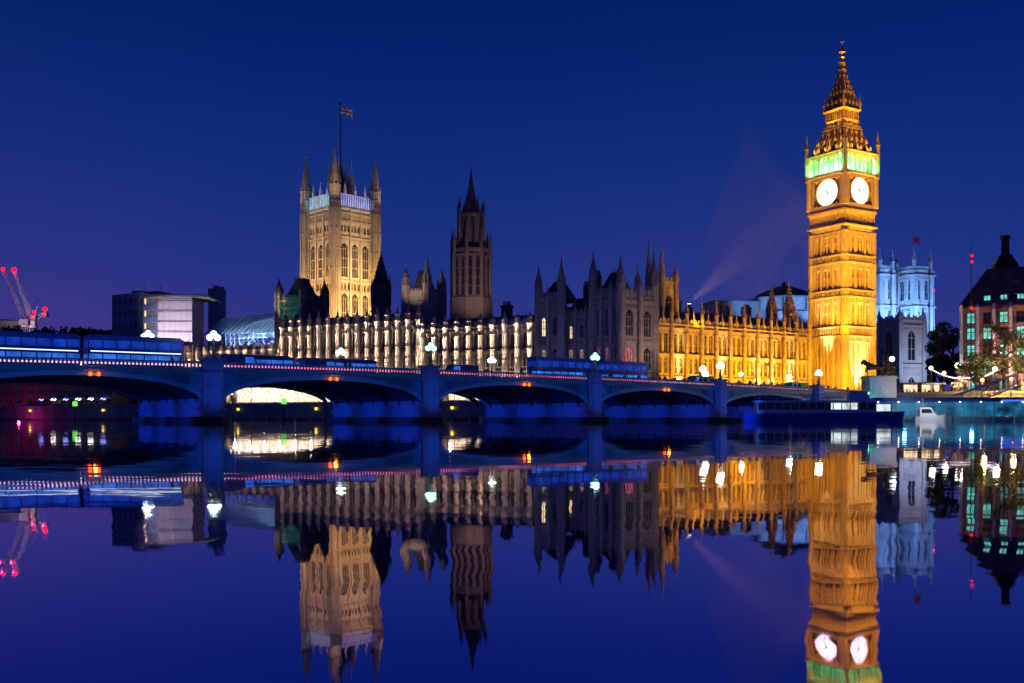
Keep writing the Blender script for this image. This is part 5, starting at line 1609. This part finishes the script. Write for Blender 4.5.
def hull(mb, ln, bm, z0, z1, bow=.28):
    n = 14
    top, bot = [], []
    for i in range(n + 1):
        t = i / n
        wv = bm / 2 * (min(1, (1 - t) / bow) ** .55 if t > 1 - bow else (1 - .12 * max(0, (.15 - t) / .15)))
        top.append((t * ln, wv)); bot.append((t * ln * .97 + .01 * ln, wv * .8))
    vs = []
    for (x, y), (bx, by) in zip(top, bot):
        vs += [(bx, -by, z0), (x, -y, z1 + .35 * (x / ln) ** 3), (x, y, z1 + .35 * (x / ln) ** 3), (bx, by, z0)]
    fs = []
    for i in range(n):
        a, b = 4 * i, 4 * i + 4
        fs += [(a, b, b + 1, a + 1), (a + 1, b + 1, b + 2, a + 2), (a + 2, b + 2, b + 3, a + 3), (a + 3, b + 3, b, a)]
    fs += [(0, 1, 2, 3), (4 * n + 3, 4 * n + 2, 4 * n + 1, 4 * n)]
    mb.add(vs, fs)
bp = at(742, 419, 150)
tb_ = thing('tour_boat', 'long dark river tour boat with white lit cabin windows passing before the right-hand arches', 'boat', (bp.x, bp.y, 0), R(-7))
bl = 23.5
m = MB(); hull(m, bl, 5, -.3, 1.15); m.build('hull', M['blue'], tb_)
m = MB(); hull(m, bl - .02, 5.08, .95, 1.1); m.build('rubbing_strake', M['red'], tb_)
m = MB(); m.box(2, 19, -2.05, 2.05, 1.15, 1.7); m.box(2, 19, -2.05, 2.05, 2.75, 2.95); m.box(1.6, 19.6, -2.3, 2.3, 2.953, 3.08); m.box(19, 21.4, -1.3, 1.3, 1.15, 1.5); m.box(19, 21.6, -1.4, 1.4, 2.5, 2.62); m.box(21.2, 21.4, -1.3, 1.3, 1.5, 2.5)
for i in range(15): m.box(2 + i * 1.2, 2.15 + i * 1.2, -2.05, -1.95, 1.7, 2.75); 
m.box(2, 2.1, -1.95, 2.05, 1.7, 2.75); m.box(18.9, 19, -1.95, 2.05, 1.7, 2.75); m.box(2.1, 18.9, 1.95, 2.05, 1.7, 2.75)
m.build('cabin', M['white'], tb_)
m = MB(); m.box(2.15, 18.85, -1.9, -1.85, 1.71, 2.74); m.build('window', M['glass'], tb_)
for x0, x1, y_ in ((12.6, 16.3, -1.94), (19.05, 21.15, -1.28)):
    m = MB(); m.box(x0, x1, y_, y_ + .035, 1.75 if y_ < -1.5 else 1.5, 2.7 if y_ < -1.5 else 2.5); m.build('lit_window', M['boatwin'], tb_)
m = MB(); m.box(15.5, 18, -1.2, 1.2, 3.08, 4.3); m.box(15.2, 18.3, -1.4, 1.4, 4.3, 4.42); m.build('wheelhouse', M['white'], tb_)
m = MB()
for i in range(16):
    x = 2.2 + i * .85; m.bar((x, -2.2, 3.08), (x, -2.2, 3.95), .05); m.bar((x, 2.2, 3.08), (x, 2.2, 3.95), .05)
for z in (3.5, 3.95):
    m.bar((2.2, -2.2, z), (15, -2.2, z), .05); m.bar((2.2, 2.2, z), (15, 2.2, z), .05)
m.build('railing', M['steel'], tb_)
m = MB(); m.bar((17, 0, 4.42), (17, 0, 6.4), .09); m.ball(17, 0, 6.45, .12, 6, 4); m.build('mast', M['steel'], tb_)
# small white launch in front of the landing stage and a flat workboat
bp = at(914, 419, 152)
wb = thing('launch', 'small white launch with sloping windscreen moored at the landing stage', 'boat', (bp.x, bp.y, 0), R(-10))
m = MB(); hull(m, 4.6, 1.9, -.2, .75, .4); m.build('hull', M['white'], wb)
m = MB(); m.poly([(.7, .75), (3.4, .75), (2.7, 1.4), (2.3, 2.1), (.7, 2.1)], -.75, .75); m.build('cabin', M['white'], wb)
m = MB(); m.poly([(.95, 1.25), (2.5, 1.25), (2.25, 1.85), (.95, 1.85)], -.79, -.753); m.build('window', M['glass'], wb)
m = MB(); m.bar((1.4, 0, 2.1), (1.2, 0, 3.3), .06); m.ball(1.2, 0, 3.35, .1, 6, 4); m.build('mast', M['steel'], wb)
spot((bp.x + 1, bp.y - 7, 4), (bp.x + 2.2, bp.y, 1.3), 1500, (.9, 1, 1), 60, .9)

# green lamps on the bridge end
for z_, lab in ((Zp(393, 186), 'upper green signal lamp low on the bridge abutment below the statue'), (Zp(404, 186), 'lower green signal lamp just above the water below the statue')):
    p = at(867, 419, 186)
    r = thing('signal_lamp', lab, 'light', (p.x, p.y, z_), BRZ, 'green signal lamps')
    m = MB(); m.fr(0, .1, -.35, .22, .35, .22, 8); m.box(-.3, .3, .2, 1.6, -.42, -.352); m.build('housing', M['black'], r)
    m = MB(); m.ball(0, -.16, 0, .26, 8, 6); m.build('lens', M['greenlamp'], r, True)

# ================================================================== TERRACE BEHIND THE BRIDGE
def terr(t, off, z=G): v = E(t, off); return Vector((v.x, v.y, z))
def t_at(px, off):                                          # where the bank line (set back by off) crosses a column
    k = (px - CX) / F
    e = E(0, off)
    return (e.x - k * e.y) / (.866 + k * .5)
def marquee(label, px0, px1, off):
    ta, tb = t_at(px0, off), t_at(px1, off)
    p = terr(ta, off); ln = ta - tb
    r = thing('marquee', label, 'marquee', p, RRIV, 'marquees on the terrace')
    m = MB(); bays = max(3, int(ln / 5)); bwid = ln / bays
    for i in range(bays):
        x = i * bwid
        m.add([(x, 0, 4.9), (x + bwid, 0, 4.9), (x + bwid, 6, 4.9), (x, 6, 4.9), (x + bwid / 2, 3, 6.6)], [(0, 1, 4), (1, 2, 4), (2, 3, 4), (3, 0, 4)])
        m.box(x, x + bwid, -.05, .02, 4.7, 4.9)
    m.build('canopy', M['plaster'], r)
    m = MB()
    for i in range(bays + 1):
        for y in (.1, 5.9): m.bar((i * bwid, y, 0), (i * bwid, y, 4.9), .12)
    m.build('pole', M['steel'], r)
    m = MB(); m.box(0, ln, 5.7, 5.8, .8, 4.85); m.build('lit_lining', M['marquee'], r)
    m = MB()
    for i in range(int(ln / 1.1)): m.ball(.5 + i * 1.1, .2 + (i % 3) * 1.6, 4.5 - (i % 4) * .5, .15, 6, 4)
    m.build('bulbs', M['xmas'], r)
    m = MB()
    for i in range(int(ln / 2.2)):
        x = 1 + i * 2.2; m.fr(x, 2 + i % 2, 0, .06, .74, .06, 6); m.fr(x, 2 + i % 2, .74, .55, .79, .55, 10)
    m.build('table', M['white'], r)
    Wm = Matrix.Translation(p) @ RZ(RRIV)
    for i in range(bays):
        point(Wm @ Vector((bwid * (i + .5), 2.2, 2.6)), 500, (1, .78, .55), .3)
    return r
marquee('brightly lit white marquee on the terrace seen through the second arch', 222, 330, 2.5)
marquee('brightly lit white marquee on the terrace seen through the third arch', 436, 492, 2.5)
for px in range(232, 330, 12):
    pass
# riverside stalls with coloured bulbs seen through the first arch
for i in range(9):
    px = 2 + i * 12.4
    t = t_at(px, 2.0)
    r = thing('stall', 'small riverside stall hung with coloured bulbs behind the first arch, %s from the left' % ORD[i], 'stall', terr(t, 2.0), RRIV, 'lit stalls on the far river wall')
    m = MB()
    for x in (0, 2.4):
        for y in (0, 1.8): m.bar((x, y, 0), (x, y, 2.3), .1)
    m.box(0, 2.4, 0, 1.8, .85, .93); m.build('counter', M['brick'], r)
    m = MB(); m.poly([(-.2, 2.3), (2.6, 2.3), (1.2, 3.1 + (i == 2) * 1.6)], -.2, 2.0); m.build('awning', M['plaster'], r)
    m = MB()
    rnd = random.Random(i)
    for q in range(8): m.ball(.1 + q * .32, -.25, 2.2 + .2 * sin(q), .11 + .04 * rnd.random(), 6, 4)
    m.build('bulbs', M['xmasblue'] if i in (1, 3, 5, 8) else M['xmas'], r)
# fixed lamps on the river wall
for px, lab in ((30, 'yellow lamp on the river wall left of the green channel marker'), (103, 'yellow lamp on the river wall right of the green channel marker'), (238, 'yellow lamp on the river wall below the wide marquee, at its left'), (316, 'yellow lamp on the river wall below the wide marquee, at its right'), (452, 'yellow lamp on the river wall below the narrow marquee')):
    t = t_at(px, -.9); p = terr(t, -.9, 3.1)
    r = thing('wall_lamp', lab, 'lamp', p, RRIV, 'yellow lamps on the river wall')
    m = MB(); m.box(-.12, .12, 0, .5, .3, .4); m.fr(0, 0, -.5, .3, -.4, .34, 8); m.fr(0, 0, .22, .34, .36, .12, 8); m.build('bracket', M['black'], r)
    m = MB(); m.fr(0, 0, -.4, .28, .22, .32, 8); m.build('lens', M['yellowlamp'], r)
for px, lab in ((75, 'green topped channel marker post before the far river wall under the first arch'), (284, 'green topped channel marker post seen through the second arch')):
    t = t_at(px, -8); p = terr(t, -8, 0)
    r = thing('channel_marker', lab, 'channel marker', p, 0, 'channel markers')
    m = MB(); m.fr(0, 0, -1, .22, 4.2, .2, 8); m.build('post', M['bark'], r)
    m = MB(); m.fr(0, 0, 4.2, .65, 5.5, .65, 8); m.fr(0, 0, 5.5, .7, 5.7, .1, 8); m.build('topmark', glow('green_marker_light', (.25, 1, .15), .9, .3), r)
# pink lit barge wall at far left
p = terr(t_at(25, -3), -3, 0)
point(p + Vector((-1, -2, 1.0)), 700, (1, .02, .30), .3)

# ================================================================== TRAFFIC ON THE BRIDGE
def deck_z(s): return ztop(s) - 1.15
def wheel_mesh():
    m = MB()
    m.T = Matrix.Rotation(pi / 2, 4, 'X')
    m.fr(0, 0, -.14, .48, .14, .48, 16); m.fr(0, 0, -.15, .26, .15, .26, 12)
    return m.mesh('wheel', M['tyre'])
WHEEL = wheel_mesh()
def bus_proto():
    r = thing('double_decker_bus', 'x', 'bus')
    m = MB(); l2, w2 = 5.5, 1.25
    m.box(-l2, l2, -w2, w2, .35, 1.25); m.box(-l2, l2, -w2, w2, 2.05, 2.75); m.box(-l2, l2, -w2, w2, 3.65, 4.1); m.box(-l2 + .25, l2 - .25, -w2 + .2, w2 - .2, 4.1, 4.3)
    for z0, z1 in ((1.25, 2.05), (2.75, 3.65)):
        for i in range(8):
            x = -l2 + i * 11 / 7.0; x = min(x, l2 - .12)
            for y in (-w2, w2 - .1): m.box(x, x + .12, y, y + .1, z0, z1)
        for x in (-l2, l2 - .1): m.box(x, x + .1, -.06, .06, z0, z1)
    m.build('body', M['blue'], r)
    for z0, z1, mt in ((1.25, 2.05, M['buswin']), (2.75, 3.65, M['buswin2'])):
        m = MB(); m.box(-l2 + .06, l2 - .06, -w2 + .06, w2 - .06, z0, z1); m.build('window', mt, r)
    for x in (-3.4, 3.2):
        for y in (-1.15, 1.15): link(WHEEL, 'wheel', r, TR(x, y, .48))
    for y in (-.95, .95):
        m = MB(); m.ball(l2, y, .8, .15, 8, 5); m.build('headlight', M['headlight'], r)
        m = MB(); m.box(-l2 - .05, -l2 + .02, y - .14, y + .14, .7, 1.1); m.build('taillight', M['taillight'], r)
    m = MB(); m.box(-l2 + .3, l2 - .3, -w2 - .03, -w2 - .002, 2.3, 2.42); m.build('side_lamp_strip', glow('white_side_light', (.6, .75, 1), 1.8), r)
    return r
bus = bus_proto()
bus_spots = [(-43, 7.5, 0, 'blue double-decker bus cut by the left edge of the photo'), (-30.8, 7.5, 0, 'blue double-decker bus at the far left, below the red lamped cranes'), (-18.8, 7.4, 0, 'blue lit double-decker bus before the left skyline trees'), (-7.0, 7.6, 0, 'blue lit double-decker bus left of the sheeted block'),
             (58.5, 9.0, 1, 'blue lit double-decker bus before the left half of the dark pavilion'), (71.0, 9.2, 1, 'blue lit double-decker bus before the right half of the dark pavilion')]
for i, (s, y, fl, lab) in enumerate(bus_spots):
    o = bus if i == 0 else copy_tree(bus)
    o.location = B(s, y, deck_z(s)); o.rotation_euler = (0, 0, BRZ + (pi if fl else 0)); tag(o, lab, 'bus', 'double-decker buses on the bridge')
def car_proto(name, cat, ln, wd, hb, ht, body, van):
    r = thing(name, 'x', cat)
    m = MB(); a = ln / 2
    if van: pr = [(-a, .3), (a, .3), (a, .95), (a - .35, 1.1), (a - 1.1, ht), (-a + .05, ht), (-a, ht - .1)]
    else: pr = [(-a, .3), (a, .3), (a, .7), (a - .9, .88), (a - 1.7, ht), (-a + 1.1, ht), (-a + .35, .95), (-a, .9)]
    m.poly(pr, -wd / 2, wd / 2); m.build('body', body, r)
    for y0, y1 in ((-wd / 2 - .02, -wd / 2 - .002), (wd / 2 + .002, wd / 2 + .02)):
        m = MB()
        if van: m.poly([(a - 2.2, 1.15), (a - .65, 1.15), (a - 1.15, ht - .2), (a - 2.2, ht - .2)], y0, y1)
        else: m.poly([(-a + .7, .95), (a - 1.05, .95), (a - 1.75, ht - .1), (-a + 1.2, ht - .1)], y0, y1)
        m.build('window', M['buswin'] if van else M['glass'], r)
    for x in (-a * .62, a * .62):
        for y in (-wd / 2 + .12, wd / 2 - .12): link(WHEEL, 'wheel', r, TR(x, y, .33) @ Matrix.Scale(.68, 4))
    for y in (-wd * .36, wd * .36):
        m = MB(); m.ball(a - .03, y, .68, .13, 8, 5); m.build('headlight', M['headlight'], r)
        m = MB(); m.box(-a - .03, -a + .02, y - .12, y + .12, .7, .9); m.build('taillight', M['taillight'], r)
    return r
van = car_proto('van', 'van', 5.4, 2.0, 1.1, 2.5, M['blue'], True)
teal = surf('teal_paint', (.03, .35, .30), .4, .15, 1)
van2 = car_proto('van', 'van', 5.4, 2.0, 1.1, 2.5, teal, True)
car = car_proto('car', 'car', 4.3, 1.8, .9, 1.5, M['black'], False)
first = {}
for proto, s, y, fl, lab, grp in (
        (van, 6.0, 8, 0, 'blue van before the scaffold roof', 'vans on the bridge'), (van, 19.0, 12, 0, 'blue van below the floodlit square tower', 'vans on the bridge'),
        (van, 40.5, 10, 1, 'blue van below the pale wing, left of the dark pavilion', 'vans on the bridge'), (van2, 88.5, 8, 1, 'teal van before the golden wing, right of the warm triple lamp', 'vans on the bridge'), (van2, 114, 8, 1, 'teal van nearest the foot of the clock tower', 'vans on the bridge'),
        (car, 80.5, 7, 1, 'dark car facing left before the left part of the golden wing', 'cars on the bridge'), (car, 97, 9, 1, 'dark car facing left before the middle of the golden wing', 'cars on the bridge'), (car, 105, 7, 1, 'dark car facing left before the right part of the golden wing', 'cars on the bridge'), (car, 30, 8, 0, 'dark car below the tall twin turrets', 'cars on the bridge')):
    o = proto if proto.name not in first else copy_tree(proto)
    first[proto.name] = 1
    o.location = B(s, y, deck_z(s)); o.rotation_euler = (0, 0, BRZ + (pi if fl else 0)); tag(o, lab, None, grp)
# single-deck coaches
def coach_proto():
    r = thing('coach', 'x', 'coach')
    m = MB(); l2, w2 = 5.8, 1.25
    m.box(-l2, l2, -w2, w2, .35, 1.5); m.box(-l2, l2, -w2, w2, 2.5, 2.95); m.box(-l2 + .3, l2 - .6, -w2 + .15, w2 - .15, 2.95, 3.1)
    for i in range(8):
        x = min(-l2 + i * 11.6 / 7, l2 - .12)
        for y in (-w2, w2 - .1): m.box(x, x + .12, y, y + .1, 1.5, 2.5)
    m.build('body', M['blue'], r)
    m = MB(); m.box(-l2 + .06, l2 - .06, -w2 + .06, w2 - .06, 1.5, 2.5); m.build('window', M['buswin'], r)
    for x in (-3.6, 3.6):
        for y in (-1.15, 1.15): link(WHEEL, 'wheel', r, TR(x, y, .48))
    for y in (-.95, .95):
        m = MB(); m.ball(l2, y, .8, .15, 8, 5); m.build('headlight', M['headlight'], r)
        m = MB(); m.box(-l2 - .05, -l2 + .02, y - .14, y + .14, .7, 1.1); m.build('taillight', M['taillight'], r)
    return r
co = coach_proto()
for i, (s, y, lab) in enumerate(((10.5, 16, 'low coach with blue lit windows below the left end of the pale front'), (23.8, 17, 'low coach with blue lit windows below the middle of the pale front'))):
    o = co if i == 0 else copy_tree(co)
    o.location = B(s, y, deck_z(s)); o.rotation_euler = (0, 0, BRZ); tag(o, lab, 'coach', 'coaches on the bridge')

# people walking along the near pavement
def person_mesh(name, mats, stride, armsw):
    v = [(0, 0, .95), (0, 0, 1.2), (0, 0, 1.42), (0, 0, 1.54), (0.01, 0, 1.66), (stride * .45, .1, .5), (stride * .9, .1, .06), (stride * 1.15, .1, .04), (-stride * .3, -.1, .52), (-stride * .9, -.1, .12), (-stride * .7, -.1, .04),
         (0, .2, 1.4), (-armsw * .5, .25, 1.12), (armsw * .3, .24, .88), (0, -.2, 1.4), (armsw * .4, -.25, 1.12), (armsw * 1.1, -.22, .92), (.02, 0, 1.74)]
    e = [(0, 1), (1, 2), (2, 3), (3, 4), (4, 17), (0, 5), (5, 6), (6, 7), (0, 8), (8, 9), (9, 10), (2, 11), (11, 12), (12, 13), (2, 14), (14, 15), (15, 16)]
    rd = [.15, .15, .16, .065, .11, .085, .055, .045, .085, .055, .045, .075, .06, .045, .075, .06, .045, .08]
    return skin(name, v, e, rd, mats)
PMESH = [person_mesh('person', M['cloth'], .3, .25), person_mesh('person', M['cloth2'], .12, .1), person_mesh('person', M['cloth3'], .22, .2)]
rnd = random.Random(11)
pxs = sorted([-4, -3.2, 1.5, 17.6, 18.6, 46, 47, 62.3, 63.1, 66, 69, 72.5, 75, 76.2, 77, 79.3, 81.7, 83.2, 87.4, 88.1, 91, 92.5, 94, 95.3, 98.7, 99.5, 102, 103.6, 106.1, 107, 112.3, 115, 117.4, 118, 121])
for i, s in enumerate(pxs):
    k = rnd.choice([0, 0, 1, 2])
    o = link(PMESH[k], 'person')
    o.location = B(s, rnd.uniform(.9, 2.6), deck_z(s) + .12); o.rotation_euler = (0, 0, BRZ + (0 if rnd.random() < .5 else pi))
    sc = rnd.uniform(.97, 1.06); o.scale = (sc, sc, sc)
    tag(o, '%s pedestrian walking behind the bridge parapet, %s from the left' % (('dark clothed', 'brown clothed', 'pale clothed')[k], ORD[i]), 'person', 'pedestrians on the bridge')
mb = MB()
n = 40
for y0, y1 in ((.4, 3.2), (BW - 3.2, BW - .4)):
    for i in range(n):
        a, b = S0 + (S1 - S0) * i / n, S0 + (S1 - S0) * (i + 1) / n
        za, zb = deck_z(a), deck_z(b)
        mb.add([(a, y0, za + .12), (b, y0, zb + .12), (b, y1, zb + .12), (a, y1, za + .12), (a, y1, za + .004), (b, y1, zb + .004), (a, y0, za + .004), (b, y0, zb + .004)], [(0, 1, 2, 3), (3, 2, 5, 4), (1, 0, 6, 7)])
mb.build('pavement', M['concrete'], br)

# ================================================================== STREET LAMPS AND STRINGS OF BULBS AT THE RIGHT
def street_lamp(label, px, py, Y, mat, rad, energy, colr):
    p = at(px, 419, Y); z = Zp(py, Y) - G
    r = thing('street_lamp', label, 'street lamp', (p.x, p.y, G), 0, 'street lamps on the west bank')
    m = MB(); m.lathe(0, 0, [(0, .2), (.6, .18), (.8, .1), (z - .4, .06)], 8); m.build('post', M['black'], r)
    m = MB(); m.ball(0, 0, z, rad, 10, 6); g = m.build('globe', mat, r, True)
    m = MB(); m.lathe(0, 0, [(z + rad * .95, rad * .6), (z + rad * 1.3, .03)], 8); m.build('cap', M['black'], g)
    point((p.x, p.y - rad - .6, G + z), energy, colr, .3)
WC = (1, .85, .7)
M['lampamber'] = glow('amber_street_lamp_globe', (1, .55, .15), 3)
street_lamp('amber street lamp under the yellow lit leaves at the right edge', 1011, 379, 178, M['lampamber'], .3, 4200, (1, .58, .15))
street_lamp('amber street lamp under the left autumn tree', 982, 380, 180, M['lampamber'], .3, 4200, (1, .62, .12))
street_lamp('bluish white street lamp before the small pale church', 892, 359, 205, M['lampglobe'], .55, 300, (.8, .9, 1))
street_lamp('street lamp at the left end of the bulb string', 931, 368, 200, M['lampglobe_w'], .38, 200, WC)
street_lamp('low street lamp in the middle of the bulb string', 944, 373, 200, M['lampglobe_w'], .36, 150, WC)
street_lamp('brightest white street lamp before the left corner of the gabled building', 958, 365.5, 198, M['lampglobe_w'], .55, 500, (1, .9, .9))
street_lamp('street lamp at the right end of the bulb string beside the autumn tree', 995, 369, 183, M['lampglobe_w'], .38, 260, WC)
for px, py, Y, rd_, lab in ((703, 369, 226, .75, 'big white street lamp before the golden wing, left of the warm triple lamp'), (741, 374, 233, .5, 'white street lamp before the middle of the golden wing'), (789, 377, 241, .7, 'big white street lamp before the right end of the golden wing')):
    street_lamp(lab, px, py, Y, M['lampglobe_w'], rd_, 700, (1, .8, .55))
def bulb_string(label, a, b, sag):
    r = thing('bulb_string', label, 'bulb string', a)
    m, w_ = MB(), MB()
    n = 26
    prev = None
    for i in range(n + 1):
        t = i / n; p = (b - a) * t + Vector((0, 0, -sag * 4 * t * (1 - t)))
        if prev is not None: w_.bar(prev, p, .04)
        m.ball(p.x, p.y, p.z - .1, .13, 6, 4); prev = p
    w_.build('wire', M['black'], r); m.build('bulbs', glow('festoon_bulb', (.9, .8, 1), 3.0), r)
bulb_string('sagging string of white bulbs between the left street lamp and the autumn tree', at(931, 368.5, 200), at(979, 375, 190), 1.1)
bulb_string('short string of white bulbs running up to the lamp beside the autumn tree', at(979, 376, 189), at(995, 370, 183), .3)
# lit street behind the embankment: kiosks with lit fronts
for i, (px, Y, wd_, lab) in enumerate(((903, 202, 6.0, 'small lit kiosk with pale awning left of the bulb string'), (921, 200, 4.4, 'narrow lit kiosk below the left street lamp'))):
    p = at(px, 419, Y)
    r = thing('kiosk', lab, 'kiosk', (p.x, p.y, G), R(-6), 'lit kiosks on the embankment')
    m = MB(); m.box(0, wd_, 0, 2.5, 0, .9); m.box(0, .15, 0, 2.5, .9, 3.2); m.box(wd_ - .15, wd_, 0, 2.5, .9, 3.2); m.box(.15, wd_ - .15, 2.35, 2.5, .9, 3.2); m.box(-.2, wd_ + .2, -.3, 2.7, 3.2, 3.4)
    m.build('body', M['brick'], r)
    m = MB(); m.box(.16, wd_ - .16, 2.28, 2.34, .9, 3.19); m.build('lit_back', M['shop'], r)
    m = MB(); m.add([(-.1, -.3, 3.15), (wd_ + .1, -.3, 3.15), (wd_ + .1, -1.2, 2.9), (-.1, -1.2, 2.9), (-.1, -.3, 3.2), (wd_ + .1, -.3, 3.2), (wd_ + .1, -1.2, 2.95), (-.1, -1.2, 2.95)], [(3, 2, 1, 0), (4, 5, 6, 7), (0, 4, 7, 3), (1, 2, 6, 5), (3, 7, 6, 2)])
    m.build('awning', M['plaster'], r)

# people on the embankment pavement beside the statue
rnd = random.Random(5)
for i in range(16):
    px = 897 + i * 4.6 + rnd.uniform(-1.5, 1.5)
    t = t_at(px, 2.2); p = terr(t, 2.2 + rnd.uniform(-.4, 1.2))
    k = rnd.choice([0, 1, 2])
    o = link(PMESH[k], 'person'); o.location = p; o.rotation_euler = (0, 0, rnd.uniform(0, 6.28))
    tag(o, '%s person standing on the embankment right of the statue, %s from the left' % (('dark clothed', 'brown clothed', 'pale clothed')[k], ORD[i]), 'person', 'people on the embankment')

# ================================================================== LIGHT BEAM ABOVE THE GOLDEN WING
b0, b1 = at(689, 303, 268), at(812, 196, 262)
d_ = b1 - b0
hm_ = bpy.data.materials.new('beam_haze'); hm_.use_nodes = True
hm_.node_tree.nodes.clear()
pvn = hm_.node_tree.nodes.new('ShaderNodeVolumePrincipled'); pvn.inputs['Color'].default_value = (.9, .75, .75, 1); pvn.inputs['Density'].default_value = .0012
hm_.node_tree.links.new(pvn.outputs[0], hm_.node_tree.nodes.new('ShaderNodeOutputMaterial').inputs['Volume'])
m = MB(); m.fr(0, 0, 0, 2.5, d_.length, 26, 24)
bo = m.build('beam_haze', hm_)
bo.location = b0; bo.rotation_euler = d_.to_track_quat('Z', 'Y').to_euler()
tag(bo, 'faint pinkish floodlight beam slanting up from behind the golden wing', 'light beam', kind='stuff')
spot(b0 + d_.normalized() * .5, b1, 130e3, (1, .50, .42), 34, 1.0, .3)
r = thing('searchlight', 'small bright searchlight behind the golden wing roof at the foot of the beam', 'searchlight', b0 - Vector((0, 0, 1.2)), 0)
m = MB(); m.fr(0, 0, 0, .3, .9, .6, 10); m.box(-.9, .9, -.6, .6, -18, 0); m.build('housing', M['black'], r)
m = MB(); m.fr(0, 0, .9, .5, 1.0, .5, 10); m.build('lens', M['lampglobe_w'], r)
